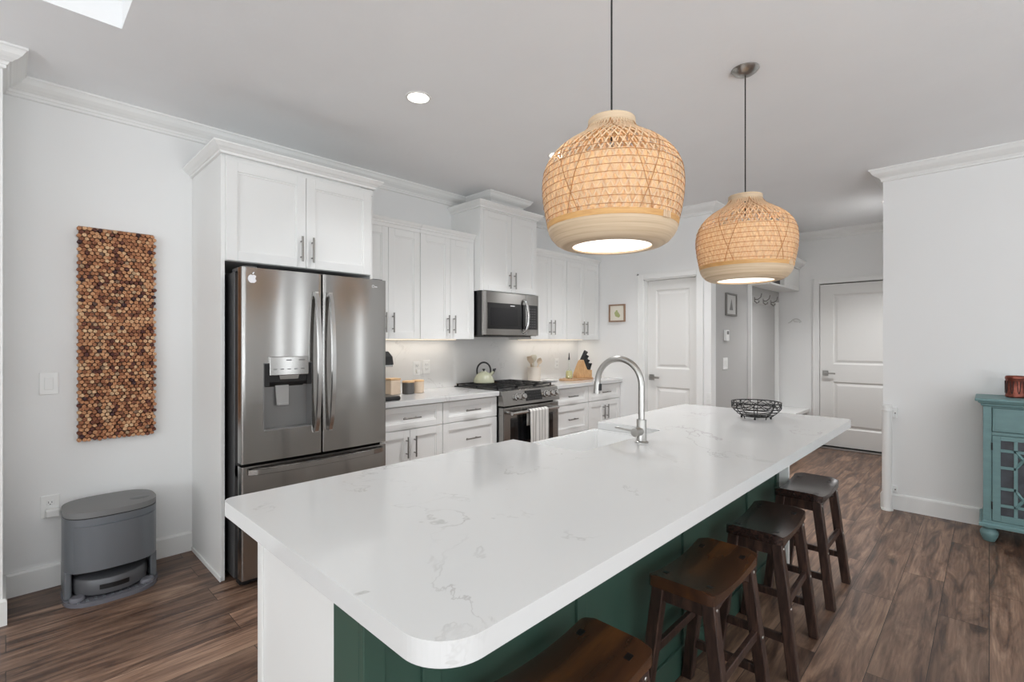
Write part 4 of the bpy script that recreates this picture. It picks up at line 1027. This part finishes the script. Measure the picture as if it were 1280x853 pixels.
# ------------------------------------------------------------------ cork wall panel
ck = thing('cork_wall_panel', 'tall wall panel of brown wine cork ends hung above the grey dock', 'wall art', (0.458, 3.69, 0.78))
MB().box(0.285, 3.684, 0.79, 0.632, 3.699, 2.000).build('backing_board', 'frame_wood', ck)
D = 0.0222; rows = int((2.008-0.782)/(D*0.866)); cells = []
rng = random.Random(11)
for j in range(rows):
    for i in range(16):
        x = 0.2875+i*D+(D/2 if j % 2 else 0)+rng.uniform(-0.0012, 0.0012); z = 0.792+j*D*0.866+rng.uniform(-0.0012, 0.0012)
        cells.append((x, z, rng.uniform(-0.003, 0.003), rng.uniform(0.0096, 0.0110), rng.uniform(-0.07, 0.07), rng.uniform(-0.07, 0.07)))
cells.sort(key=lambda c: (c[0]**2+3.66**2+(c[1]-1.35)**2))
def cork(mb, c):
    x, z, dy, rr, tx, tz = c; y0 = 3.655+dy; n = 11
    def ring(r, y): return [mb.bm.verts.new((x+r*math.cos(2*PI*k/n)+(y-3.69)*tx, y, z+r*math.sin(2*PI*k/n)+(y-3.69)*tz)) for k in range(n)]
    A, B, Cc = ring(rr, 3.686), ring(rr, y0+0.0015), ring(rr-0.0014, y0)
    for P, Q in ((A, B), (B, Cc)):
        for k in range(n): mb.bm.faces.new((P[k], P[(k+1) % n], Q[(k+1) % n], Q[k]))
    mb.bm.faces.new(Cc)
for c in cells[:100]:
    m = MB(); cork(m, c); m.build('cork', 'cork', ck)
m = MB()
for c in cells[100:]: cork(m, c)
o = m.build('cork', 'cork', ck); o['kind'] = 'stuff'

# ------------------------------------------------------------------ plates on the walls
def plate_y(name, label, cat, x, z, w=0.078, h=0.122, y=YB, kind='outlet', group=None):
    r = thing(name, label, cat, (x, y, z-h/2), 0, group)
    p = MB().box(x-w/2, y-0.006, z-h/2, x+w/2, y, z+h/2, 0.003).build('cover_plate', 'plate', r)
    if kind == 'switch':
        MB().box(x-0.018, y-0.0085, z-0.034, x+0.018, y-0.005, z+0.034, 0.002).build('rocker', 'white_plastic', r)
    else:
        for dz in (-0.021, 0.021):
            s = MB().box(x-0.017, y-0.0085, z+dz-0.015, x+0.017, y-0.005, z+dz+0.015, 0.004).build('socket', 'white_plastic', r)
            MB().box(x-0.008, y-0.0090, z+dz-0.003, x-0.0055, y-0.0083, z+dz+0.007).box(x+0.0055, y-0.0090, z+dz-0.003, x+0.008, y-0.0083, z+dz+0.006).cyl((x, y-0.0090, z+dz-0.009), (x, y-0.0083, z+dz-0.009), 0.0025, 8).build('slot', 'black', s)
    return r
plate_y('light_switch', 'white rocker light switch beside the cork wall panel', 'switch', 0.165, 1.117, kind='switch')
plate_y('wall_outlet', 'white wall outlet near the floor beside the grey dock', 'outlet', 0.170, 0.443)
pl = thing('plug_adapter', 'white charger plugged into the floor level wall outlet', 'plug', (0.178, 3.66, 0.38))
m = MB(); m.box(0.150, 3.645, 0.392, 0.208, 3.691, 0.432, 0.006); m.build('body', 'white_plastic', pl)
m = MB(); m.tube([(0.205, 3.668, 0.41), (0.225, 3.665, 0.40), (0.235, 3.665, 0.33), (0.232, 3.67, 0.20), (0.235, 3.655, 0.06)], 0.003, 6); m.build('cable', 'white_plastic', pl, smooth=True)
plate_y('wall_outlet', 'white backsplash outlet holding a plug, above the tan canister', 'outlet', 2.565, 1.108, y=3.684, group=None)
pg = MB().box(2.552, 3.655, 1.060, 2.592, 3.678, 1.092, 0.005).build('plug_adapter', 'white_plastic'); center_origin(pg); tag(pg, 'small white plug in the backsplash outlet above the canisters', 'plug')
plate_y('wall_outlet', 'white backsplash outlet with no plug, on the kettle side of the canisters', 'outlet', 2.672, 1.115, y=3.684)
plate_y('wall_outlet', 'white backsplash outlet between utensil crock and oil bottle', 'outlet', 4.553, 1.085, y=3.684)
def plate_x(name, label, cat, y, z, w=0.075, h=0.118):
    r = thing(name, label, cat, (XE, y, z-h/2))
    MB().box(XE-0.006, y-w/2, z-h/2, XE, y+w/2, z+h/2, 0.003).build('cover_plate', 'plate', r)
    for dz in (-0.021, 0.021): MB().box(XE-0.0085, y-0.017, z+dz-0.015, XE-0.005, y+0.017, z+dz+0.015, 0.003).build('socket', 'white_plastic', r)
plate_x('wall_outlet', 'white wall outlet beside the pantry door at the hall corner', 'outlet', 2.045, 0.765, 0.06)

# framed prints
def frame(label, y, z, w, h, X):
    r = thing('picture_frame', label, 'picture', (X, y, z-h/2))
    t = 0.016; m = MB()
    m.box(X-0.022, y-w/2, z-h/2, X, y-w/2+t, z+h/2, 0.002).box(X-0.022, y+w/2-t, z-h/2, X, y+w/2, z+h/2, 0.002).box(X-0.022, y-w/2+t, z-h/2, X, y+w/2-t, z-h/2+t, 0.002).box(X-0.022, y-w/2+t, z+h/2-t, X, y+w/2-t, z+h/2, 0.002)
    m.build('frame', 'frame_wood', r); pp = MB().box(X-0.010, y-w/2+t, z-h/2+t, X-0.002, y+w/2-t, z+h/2-t).build('print', 'paper', r)
    m = MB()
    for (dy, dz, s) in ((0.0, -0.015, 0.030), (0.015, 0.0, 0.020), (-0.02, -0.03, 0.022), (0.004, 0.022, 0.014)): m.lathe([(s, -0.0115), (0, -0.0118)], (X, y+dy, z+dz), 12, axis='X')
    m.build('plant_motif', 'leafprint', pp)
frame('small square plant print in a thin wooden frame beside the pantry door', 3.113, 1.675, 0.216, 0.205, XE)
fx, fz, fw_, fh_ = 5.49, 1.745, 0.30, 0.245
r = thing('picture_frame', 'small portrait print in a grey frame on the grey hall wall', 'picture', (fx, YH, fz-fh_/2))
m = MB(); t = 0.02; a0, a1, b0, b1 = fx-fw_/2, fx+fw_/2, fz-fh_/2, fz+fh_/2
m.box(a0, YH-0.02, b0, a0+t, YH, b1, 0.002).box(a1-t, YH-0.02, b0, a1, YH, b1, 0.002).box(a0+t, YH-0.02, b0, a1-t, YH, b0+t, 0.002).box(a0+t, YH-0.02, b1-t, a1-t, YH, b1, 0.002); m.build('frame', 'frame_grey', r)
pp = MB().box(a0+t, YH-0.010, b0+t, a1-t, YH-0.002, b1-t).build('print', mat('print_pale_grey', (188, 187, 184), 0.8), r)
m = MB(); m.prism([(fx-0.05, fz-0.06), (fx+0.05, fz-0.06), (fx+0.03, fz+0.0), (fx+0.005, fz+0.06), (fx-0.02, fz+0.0)], YH-0.0112, YH-0.009, axis='Y'); m.build('motif', 'greyprint', pp)

# things on the hall wall
t_ = thing('intercom', 'slim white wall device on the grey hall wall below the framed print', 'wall device', (5.34, YH, 1.35))
m = MB(); m.box(5.30, YH-0.03, 1.352, 5.385, YH, 1.468, 0.006); m.build('body', 'white_plastic', t_)
MB().box(5.315, YH-0.0315, 1.42, 5.37, YH-0.0295, 1.455, 0.001).build('screen', 'greyprint', t_)
r = thing('light_switch', 'white double light switch on the grey hall wall', 'switch', (5.34, YH, 1.05))
MB().box(5.275, YH-0.007, 1.048, 5.40, YH, 1.172, 0.003).build('cover_plate', 'plate', r)
for x in (5.313, 5.362): MB().box(x-0.017, YH-0.010, 1.076, x+0.017, YH-0.006, 1.144, 0.002).build('rocker', 'white_plastic', r)
YHL = YH-0.002
ht = thing('hall_locker', 'white hall locker unit with upper cubby cabinet and tall side boards', 'hall unit', (6.5, YHL-0.12, 0))
LX0, LX1, LY = 6.03, 7.20, 1.775
MB().box(LX0-0.018, YHL-0.045, 0.0, LX0+0.004, YHL, 2.0, 0.002).build('side_board', 'trim', ht)
MB().box(7.02, YHL-0.045, 0.50, 7.045, YHL, 1.855, 0.002).build('side_board', 'trim', ht)
m = MB(); m.box(LX0, LY, 2.0, LX1, YHL, 2.02).box(LX0, LY, 2.26, LX1, YHL, 2.285).box(LX0, LY, 2.02, LX0+0.02, YHL, 2.26).box(6.56, LY, 2.02, LX1, LY+0.02, 2.26).box(6.56, LY+0.02, 2.02, 6.58, YHL, 2.26).box(LX0, YHL-0.012, 2.02, 6.56, YHL, 2.26)
m.build('cubby_cabinet', 'trim', ht)
MB().box(6.62, LY-0.003, 2.06, 7.14, LY+0.001, 2.235, 0.001).build('cabinet_door', 'trim', ht)
MB().sweep([(LX1, LY), (LX0, LY), (LX0, YHL)], [(-o, d) for o, d in CROWN], 2.375).build('crown', 'trim', ht)
MB().box(LX0-0.018, 1.66, 0.44, LX1, YHL, 0.48, 0.003).box(LX0-0.018, 1.68, 0.0, LX0+0.01, YHL, 0.44).box(LX1-0.02, 1.68, 0.0, LX1, YHL, 0.44).box(LX0, 1.70, 0.0, LX1, 1.72, 0.10).build('bench', 'trim', ht)
bk = MB().box(6.10, LY+0.03, 2.021, 6.50, YH-0.03, 2.10, 0.01).build('storage_basket', 'basketdark'); center_origin(bk); tag(bk, 'dark basket in the open cubby of the hall locker', 'basket')
hr = thing('coat_hook_rail', 'rail of three double coat hooks on the hall locker back', 'coat hooks', (6.52, YH, 1.80))
MB().box(6.12, YH-0.012, 1.80, 6.95, YH, 1.89, 0.003).build('rail', mat('hook_rail_grey', (188, 187, 185), 0.6), hr)
for x in (6.22, 6.53, 6.83):
    m = MB(); m.box(x-0.010, YH-0.018, 1.815, x+0.010, YH-0.012, 1.875, 0.002)
    m.tube([(x, YH-0.016, 1.845), (x-0.005, YH-0.05, 1.842), (x-0.01, YH-0.085, 1.868), (x-0.012, YH-0.095, 1.905)], 0.006, 8); m.tube([(x, YH-0.016, 1.825), (x-0.003, YH-0.04, 1.800), (x-0.006, YH-0.062, 1.808), (x-0.007, YH-0.066, 1.830)], 0.006, 8)
    m.lathe([(0, -0.008), (0.009, 0), (0, 0.008)], (x-0.012, YH-0.095, 1.908), 10); m.build('hook', 'pull', hr, smooth=True)
wd = thing('wall_ornament', 'small pale bird shaped ornament on the white far wall by the hall door', 'ornament', (XH, 1.826, 1.59))
m = MB()
m.tube([(XH-0.008, 1.905, 1.592), (XH-0.010, 1.875, 1.604), (XH-0.012, 1.850, 1.632), (XH-0.012, 1.815, 1.645), (XH-0.012, 1.775, 1.632), (XH-0.010, 1.752, 1.602), (XH-0.010, 1.775, 1.592)], 0.006, 8)
m.tube([(XH-0.010, 1.850, 1.632), (XH-0.010, 1.826, 1.605), (XH-0.010, 1.79, 1.600)], 0.005, 8); m.build('outline', mat('ornament_grey', (212, 211, 208), 0.5), wd, smooth=True)

# ------------------------------------------------------------------ baby gate post
bgp = thing('retractable_gate', 'white retractable safety gate roll fixed upright at the corner by the teal cabinet wall', 'gate', (4.915, 0.585, 0))
m = MB(); m.lathe([(0.033, 0.012), (0.033, 0.79), (0.038, 0.792), (0.038, 0.80), (0.035, 0.802), (0.035, 0.832), (0.030, 0.838), (0, 0.838)], (4.912, 0.586, 0), 24); m.build('roll_housing', 'white_plastic', bgp, smooth=True)
m = MB(); m.lathe([(0.040, 0.0), (0.040, 0.012), (0.033, 0.014), (0, 0.014)], (4.912, 0.586, 0), 24); m.build('foot_cap', 'white_plastic', bgp, smooth=True)
for z0, z1 in ((0.735, 0.815), (0.145, 0.185)):
    m = MB(); m.box(4.94, 0.525, z0, XE, 0.570, z1, 0.003).box(4.925, 0.545, z0+0.01, 4.95, 0.575, z1-0.01); b_ = m.build('wall_bracket', 'white_plastic', bgp)
    MB().cyl((4.940, 0.537, (z0+z1)/2), (4.937, 0.537, (z0+z1)/2), 0.005, 10).build('screw', 'pull', b_)

# ------------------------------------------------------------------ teal sideboard
tc_ = thing('teal_sideboard', 'weathered teal sideboard with lattice glass doors against the white wall', 'sideboard', (4.76, -0.38, 0))
TY1, TY0, TXF, TXB = 0.030, -0.79, 4.60, 4.955
m = MB(); m.box(TXF+0.012, TY0, 0.14, TXB, TY0+0.02, 0.925).box(TXF+0.012, TY1-0.02, 0.14, TXB, TY1, 0.925).box(TXF+0.012, TY0+0.02, 0.14, TXB, TY1-0.02, 0.16).box(TXF+0.012, TY0+0.02, 0.72, TXB, TY1-0.02, 0.735).box(TXB-0.012, TY0+0.02, 0.16, TXB, TY1-0.02, 0.92).box(TXF+0.03, TY0+0.02, 0.44, TXB-0.012, TY1-0.02, 0.455)
m.build('carcass', 'teal', tc_)
m = MB(); m.box(TXF-0.035, TY0-0.035, 0.945, TXB, TY1+0.040, 0.964, 0.005); tp = m.build('top', 'teal', tc_)
MB().sweep([(TXB, TY0), (TXF, TY0), (TXF, TY1), (TXB, TY1)], [(0, 0), (-0.026, 0), (-0.024, 0.010), (-0.012, 0.018), (-0.010, 0.030), (0, 0.036)], 0.946).build('cornice', 'teal', tc_)
m = MB(); m.box(TXF-0.004, TY0-0.004, 0.10, TXF+0.02, TY1+0.004, 0.145, 0.004).box(TXF+0.02, TY1-0.02, 0.10, TXB, TY1+0.004, 0.145, 0.003).box(TXF+0.02, TY0-0.004, 0.10, TXB, TY0+0.02, 0.145, 0.003)
m.sweep([(TXB, TY0), (TXF, TY0), (TXF, TY1), (TXB, TY1)], [(0, 0), (-0.012, 0), (-0.020, 0.008), (-0.020, 0.024), (0, 0.026)], 0.128); m.build('plinth', 'teal', tc_)
for y0, y1 in ((TY1-0.042, TY1), (TY0, TY0+0.042)): MB().box(TXF, y0, 0.145, TXF+0.014, y1, 0.925, 0.002).build('stile', 'teal', tc_)
MB().box(TXF, TY0+0.042, 0.905, TXF+0.014, TY1-0.042, 0.925).box(TXF, TY0+0.042, 0.722, TXF+0.014, TY1-0.042, 0.742).build('rail', 'teal', tc_)
ymid = (TY0+TY1)/2
for (y0, y1) in ((ymid+0.003, TY1-0.045), (TY0+0.045, ymid-0.003)):
    m = MB(); m.box(TXF-0.003, y0, 0.745, TXF+0.013, y1, 0.902, 0.004).box(TXF-0.001, y0+0.012, 0.757, TXF-0.0035, y1-0.012, 0.890, 0.001); dw = m.build('drawer', 'teal', tc_)
    MB().lathe([(0.006, 0), (0.006, -0.010), (0.013, -0.018), (0.010, -0.026), (0, -0.028)], (TXF-0.003, (y0+y1)/2, 0.823), 16, axis='X').build('knob', 'iron', dw, smooth=True)
    z0, z1 = 0.148, 0.718; fr_ = 0.040; xa, xb = TXF-0.003, TXF+0.013
    m = MB(); m.box(xa, y0, z0, xb, y0+fr_, z1, 0.002).box(xa, y1-fr_, z0, xb, y1, z1, 0.002).box(xa, y0+fr_, z0, xb, y1-fr_, z0+0.042, 0.002).box(xa, y0+fr_, z1-0.030, xb, y1-fr_, z1, 0.002)
    dd = m.build('door', 'teal', tc_)
    # fretwork lattice: columns, rails, and crossing diagonals round a centre lozenge
    ya, yb_, za, zb_ = y0+fr_, y1-fr_, z0+0.042, z1-0.030; w = yb_-ya; hh = zb_-za; b = 0.018
    m = MB(); xl0, xl1 = TXF-0.001, TXF+0.009
    c1 = ya+w*0.25; c2 = yb_-w*0.25
    for yy in (c1, c2): m.box(xl0, yy-b/2, za, xl1, yy+b/2, zb_)
    for zz in (za+hh*0.134, za+hh*0.36, zb_-hh*0.36, zb_-hh*0.134):
        m.box(xl0, ya, zz-b/2, xl1, c1, zz+b/2); m.box(xl0, c2, zz-b/2, xl1, yb_, zz+b/2)
    for zz in (za+hh*0.134, zb_-hh*0.134): m.box(xl0, c1, zz-b/2, xl1, c2, zz+b/2)
    def diag(p, q): m.tube([(TXF+0.004, p[0], p[1]), (TXF+0.004, q[0], q[1])], 0.0095, 4)
    zc_ = (za+zb_)/2; yc_ = (ya+yb_)/2
    for s in (-1, 1):
        diag((c1, zc_+s*hh*0.155), (yc_, zc_+s*hh*0.37)); diag((c2, zc_+s*hh*0.155), (yc_, zc_+s*hh*0.37))
        diag((c1, zc_+s*hh*0.37), (yc_, zc_+s*hh*0.155)); diag((c2, zc_+s*hh*0.37), (yc_, zc_+s*hh*0.155))
    m.build('lattice', 'teal', dd)
    MB().box(TXF+0.010, ya-0.004, za-0.004, TXF+0.0125, yb_+0.004, zb_+0.004).build('glass_pane', 'cabglass', dd)
    yk = y0+0.022 if y0 > ymid else y1-0.022
    MB().lathe([(0.006, 0), (0.006, -0.010), (0.013, -0.018), (0.010, -0.026), (0, -0.028)], (TXF-0.003, yk, 0.44), 16, axis='X').build('knob', 'iron', dd, smooth=True)
    yh_ = y1+0.0015 if y0 > ymid else y0-0.0015
    for z in (0.25, 0.645): MB().cyl((TXF-0.003, yh_, z-0.025), (TXF-0.003, yh_, z+0.025), 0.004, 8).build('hinge', 'iron', dd)
for (x, y) in ((TXF+0.035, TY1-0.030), (TXF+0.035, TY0+0.030), (TXB-0.045, TY1-0.030), (TXB-0.045, TY0+0.030)):
    MB().lathe([(0.0, 0.0), (0.028, 0.0), (0.032, 0.006), (0.041, 0.028), (0.047, 0.050), (0.046, 0.066), (0.036, 0.078), (0.033, 0.084), (0.038, 0.090), (0.040, 0.101)], (x, y, 0), 28).build('bun_foot', 'teal', tc_, smooth=True)
df = thing('candle_holder', 'copper brown pierced metal candle holder on the teal sideboard', 'candle holder', (4.80, -0.128, 0.964))
m = MB(); m.lathe([(0.0, 0.0), (0.044, 0.0), (0.049, 0.004), (0.051, 0.014), (0.049, 0.018), (0.049, 0.124), (0.051, 0.128), (0.051, 0.140), (0.046, 0.148), (0.042, 0.148), (0.042, 0.01), (0.0, 0.01)], (4.80, -0.128, 0.964), 40); dfb = m.build('body', 'bronze', df, smooth=True)
m = MB()
for k in range(9):
    a0 = 2*PI*k/9
    for s in (-1, 1):
        pts = [(4.80+0.0498*math.cos(a0+s*(0.02+0.20*(1-math.cos(PI*t/10))/2+0.05*math.sin(t*0.63))), -0.128+0.0498*math.sin(a0+s*(0.02+0.20*(1-math.cos(PI*t/10))/2+0.05*math.sin(t*0.63))), 0.964+0.028+0.086*t/10) for t in range(11)]
        m.tube(pts, 0.0022, 5)
m.build('pierced_pattern', 'bronze_dark', dfb)

# ------------------------------------------------------------------ things on the back counter
cmk = thing('coffee_maker', 'black coffee maker peeking out from behind the refrigerator', 'coffee maker', (1.91, 3.32, 0.914))
m = MB(); m.box(1.86, 3.10, 0.914, 2.025, 3.42, 0.948, 0.012); m.build('base', 'black', cmk)
m = MB(); m.box(1.865, 3.32, 0.945, 1.985, 3.44, 1.20, 0.012); m.build('column', 'black', cmk)
m = MB(); m.prism([(3.15, 1.175), (3.44, 1.175), (3.44, 1.255), (3.40, 1.272), (3.22, 1.272), (3.165, 1.235)], 1.86, 1.995, axis='X', bev=0.006); m.build('brew_head', 'black', cmk)
MB().box(1.862, 3.16, 1.160, 1.993, 3.43, 1.176, 0.003).build('trim_strip', 'steel_light', cmk)
def canister(name, label, x, y, r, h, matn, square=False):
    t = thing(name, label, 'canister', (x, y, 0.914), 0)
    if square: MB().box(x-r, y-r, 0.914, x+r, y+r, 0.914+h-0.014, 0.006).build('body', matn, t); MB().box(x-r-0.002, y-r-0.002, 0.914+h-0.014, x+r+0.002, y+r+0.002, 0.914+h, 0.003).build('lid', 'lidwood', t)
    else:
        MB().lathe([(0, 0), (r-0.004, 0), (r, 0.004), (r, h-0.014), (0, h-0.014)], (x, y, 0.914), 36).build('body', matn, t, smooth=True)
        MB().lathe([(r+0.001, h-0.014), (r+0.001, h-0.003), (r-0.003, h), (0, h)], (x, y, 0.914), 36).build('lid', 'lidwood', t, smooth=True)
canister('storage_canister', 'square tan canister with wooden lid beside the coffee maker', 2.205, 3.50, 0.046, 0.132, 'canister_tan', True)
canister('storage_canister', 'round charcoal canister with wooden lid between the two tan canisters', 2.315, 3.44, 0.050, 0.108, 'canister_dark')
canister('storage_canister', 'round tan canister with wooden lid on the range side of the charcoal one', 2.425, 3.46, 0.050, 0.108, 'canister_tan')

kt = thing('tea_kettle', 'sage green tea kettle with black arched handle on the rear range grate', 'kettle', (3.215, 3.50, 0.945))
kx, ky, kz = 3.215, 3.50, 0.9455
m = MB(); m.lathe([(0, 0), (0.094, 0), (0.102, 0.008), (0.101, 0.022), (0.090, 0.050), (0.073, 0.076), (0.055, 0.094), (0.040, 0.101), (0, 0.103)], (kx, ky, kz), 40); m.build('body', 'sage', kt, smooth=True)
m = MB(); m.lathe([(0.040, 0.099), (0.038, 0.106), (0.022, 0.112), (0, 0.113)], (kx, ky, kz), 28); kl = m.build('lid', 'sage', kt, smooth=True)
m = MB(); m.lathe([(0.006, 0.112), (0.006, 0.118), (0.015, 0.128), (0.015, 0.134), (0, 0.138)], (kx, ky, kz), 18); m.build('lid_knob', 'black', kl, smooth=True)
m = MB(); ux, uy = 0.70, -0.71
pts = [(kx+ux*q, ky+uy*q, kz+z) for q, z in ((0.066, 0.080), (0.086, 0.100), (0.096, 0.116))]; m.tube(pts, 0.018, 14, r2=0.012); sp_ = m.build('spout', 'sage', kt, smooth=True)
m = MB(); m.tube([(kx+ux*0.094, ky+uy*0.094, kz+0.112), (kx+ux*0.102, ky+uy*0.102, kz+0.127)], 0.013, 14); m.tube([(kx+ux*0.085, ky+uy*0.085, kz+0.128), (kx+ux*0.118, ky+uy*0.118, kz+0.134)], 0.006, 8); m.build('spout_cap', 'black', sp_, smooth=True)
m = MB(); pts = []
for k in range(17):
    a = math.radians(188-196*k/16); q = 0.066*math.cos(a); pts.append((kx+ux*q, ky+uy*q, kz+0.118+0.080*math.sin(a)))
m.tube([(kx-ux*0.062, ky-uy*0.062, kz+0.080)]+pts+[(kx+ux*0.068, ky+uy*0.068, kz+0.082)], 0.0085, 12); m.build('handle', 'black', kt, smooth=True)

cr_ = thing('utensil_crock', 'cream stoneware utensil crock behind the range against the backsplash', 'crock', (4.03, 3.60, 0.914))
cx_, cy_ = 4.03, 3.575
m = MB(); m.lathe([(0, 0), (0.066, 0), (0.070, 0.004), (0.073, 0.135), (0.075, 0.150), (0.068, 0.152), (0.065, 0.14), (0.062, 0.01), (0, 0.01)], (cx_, cy_, 0.914), 36); m.build('body', 'cream', cr_, smooth=True)
def spoon(label, name, dx, dy, tx, ty, L, matn, kind):
    base = Vector((cx_+dx, cy_+dy, 0.928)); tip = Vector((cx_+tx, cy_+ty, 0.914+L)); d_ = (tip-base).normalized()
    m = MB(); m.tube([base, base+(tip-base)*0.72], 0.006, 8, r2=0.007)
    side = d_.cross(Vector((0.70, 0.71, 0))).normalized(); nn = d_.cross(side); c0 = base+(tip-base)*0.72; Lh = (tip-c0).length
    n = 12; R = []
    for k in range(n+1):
        t = k/n
        if kind == 'spoon': w = 0.027*math.sin(PI*min(1, t*0.93+0.07))**0.7+0.002
        elif kind == 'spatula': w = 0.008+0.020*min(1, t*2.2) if t < 0.98 else 0.024
        else: w = 0.007+0.025*math.sin(PI*t)**0.6
        p = c0+d_*Lh*t; dep = -0.007*math.sin(PI*t) if kind == 'spoon' else 0
        R.append([m.bm.verts.new(p+side*w+nn*0.002), m.bm.verts.new(p+nn*(0.003+dep)), m.bm.verts.new(p-side*w+nn*0.002), m.bm.verts.new(p-side*w-nn*0.002), m.bm.verts.new(p-nn*(0.003-dep)), m.bm.verts.new(p+side*w-nn*0.002)])
    for A, B in zip(R, R[1:]):
        for k in range(6): m.bm.faces.new((A[k], A[(k+1) % 6], B[(k+1) % 6], B[k]))
    m.bm.faces.new(R[0]); m.bm.faces.new(R[-1])
    o = m.build(name, matn, smooth=True); tag(o, label, 'utensil', 'cooking utensils in the crock')
    return o
spoon('wooden spoon leaning out of the crock toward the kettle', 'wooden_spoon', 0.02, 0.01, -0.085, -0.02, 0.262, 'spoon', 'spoon')
spoon('slotted wooden turner standing next to the spoon leaning toward the kettle', 'wooden_turner', 0.01, 0.02, -0.045, 0.03, 0.270, 'spoon', 'spatula')
spoon('cream silicone spatula standing tallest in the middle of the crock', 'spatula', 0.0, -0.01, 0.012, 0.02, 0.285, 'silicone', 'spatula')
spoon('second cream silicone spatula, set behind the round wooden spoon', 'spatula', -0.01, 0.02, 0.045, 0.035, 0.275, 'silicone', 'spatula')
spoon('round wooden spoon leaning out of the crock toward the oil bottle', 'wooden_spoon', -0.02, -0.01, 0.090, -0.015, 0.250, 'spoon', 'spoon')
sr = MB().lathe([(0, 0.003), (0.050, 0.0), (0.085, 0.010), (0.092, 0.014), (0.086, 0.015), (0.05, 0.006), (0, 0.008)], (4.125, 3.42, 0.9135), 36).build('spoon_rest', 'ceramic', smooth=True); center_origin(sr); tag(sr, 'shallow white dish on the counter in front of the crock', 'dish')

cbd = MB(); cpts = []
for k in range(48): a = 2*PI*k/48; cpts.append((4.49+0.255*math.copysign(abs(math.cos(a))**0.75, math.cos(a)), 3.345+0.115*math.copysign(abs(math.sin(a))**0.75, math.sin(a))))
cbd.prism(cpts, 0.9142, 0.930, bev=0.003); o = cbd.build('serving_board', 'boardwood'); center_origin(o); tag(o, 'thin wooden serving board under the knife block and oil bottle', 'board')

kb = thing('knife_block', 'light wooden knife block full of black handled knives on the serving board', 'knife block', (4.63, 3.345, 0.930))
KB = Matrix.Translation((4.625, 3.345, 0.9305)) @ Matrix.Rotation(math.radians(-22), 4, 'Z')
m = MB(); m.prism([(-0.115, 0), (0.035, 0), (0.035, 0.075), (0.010, 0.110), (-0.025, 0.205), (-0.045, 0.190), (-0.115, 0.035)], -0.048, 0.048, axis='Y', bev=0.003); m.bm.transform(KB); m.build('block', 'blockwood', kb)
m = MB(); m.box(0.035, -0.048, 0, 0.085, 0.048, 0.088, 0.003); m.bm.transform(KB); m.build('front_block', 'blockwood', kb)
def knife(label, x, y, z, L, lean, w=0.0085, kind='chef_knife'):
    d_ = Vector((math.sin(lean), 0, math.cos(lean))); b = Vector((x, y, z))
    pts = [b, b+d_*L*0.25, b+d_*L*0.6, b+d_*L*0.92, b+d_*L+Vector((0.004, 0, -0.002))]
    m = MB(); m.tube(pts, w, 10, r2=w*1.15)
    for v in m.bm.verts: pass
    m.bm.transform(KB); t = m.build(kind, 'knife', smooth=True); center_origin(t)
    tag(t, label, 'knife', 'knives in the wooden block')
lean = math.radians(28)
k_ = 0
names = [('near', -0.030), ('middle', 0.0), ('far', 0.030)]
for (x, z, L) in ((-0.022, 0.198, 0.110), (-0.006, 0.155, 0.105), (0.010, 0.112, 0.098)):
    for nm_, y in names:
        row = {0.110: 'top', 0.105: 'middle', 0.098: 'low'}[L]
        knife('black knife handle in the %s row of the sloped block, %s column' % (row, {'near': 'island side', 'middle': 'centre', 'far': 'wall side'}[nm_]), x, y, z, L+0.008*((k_*7) % 3), lean); k_ += 1
for q in range(4): knife('black steak knife handle in the low front block, %s from the island side' % ['first', 'second', 'third', 'fourth'][q], 0.060, -0.036+0.024*q, 0.088, 0.078, math.radians(18), 0.007, 'steak_knife')

ob = thing('oil_bottle', 'slender glass oil bottle with dark pourer beside the knife block', 'bottle', (4.41, 3.37, 0.930))
ox, oy = 4.395, 3.375
m = MB(); m.lathe([(0, 0), (0.036, 0), (0.040, 0.005), (0.040, 0.070), (0.030, 0.092), (0.014, 0.108), (0.009, 0.125), (0.008, 0.205), (0.011, 0.207), (0.011, 0.214), (0, 0.214)], (ox, oy, 0.9305), 28); m.build('glass_body', 'glass', ob, smooth=True)
m = MB(); m.lathe([(0, 0.004), (0.033, 0.004), (0.037, 0.009), (0.037, 0.068), (0.028, 0.088), (0, 0.089)], (ox, oy, 0.9305), 28); m.build('oil', 'oil', ob, smooth=True)
m = MB(); m.lathe([(0, 0.205), (0.009, 0.205), (0.010, 0.225), (0.006, 0.240), (0.004, 0.285), (0, 0.286)], (ox, oy, 0.9305), 16); m.build('pourer', 'iron', ob, smooth=True)
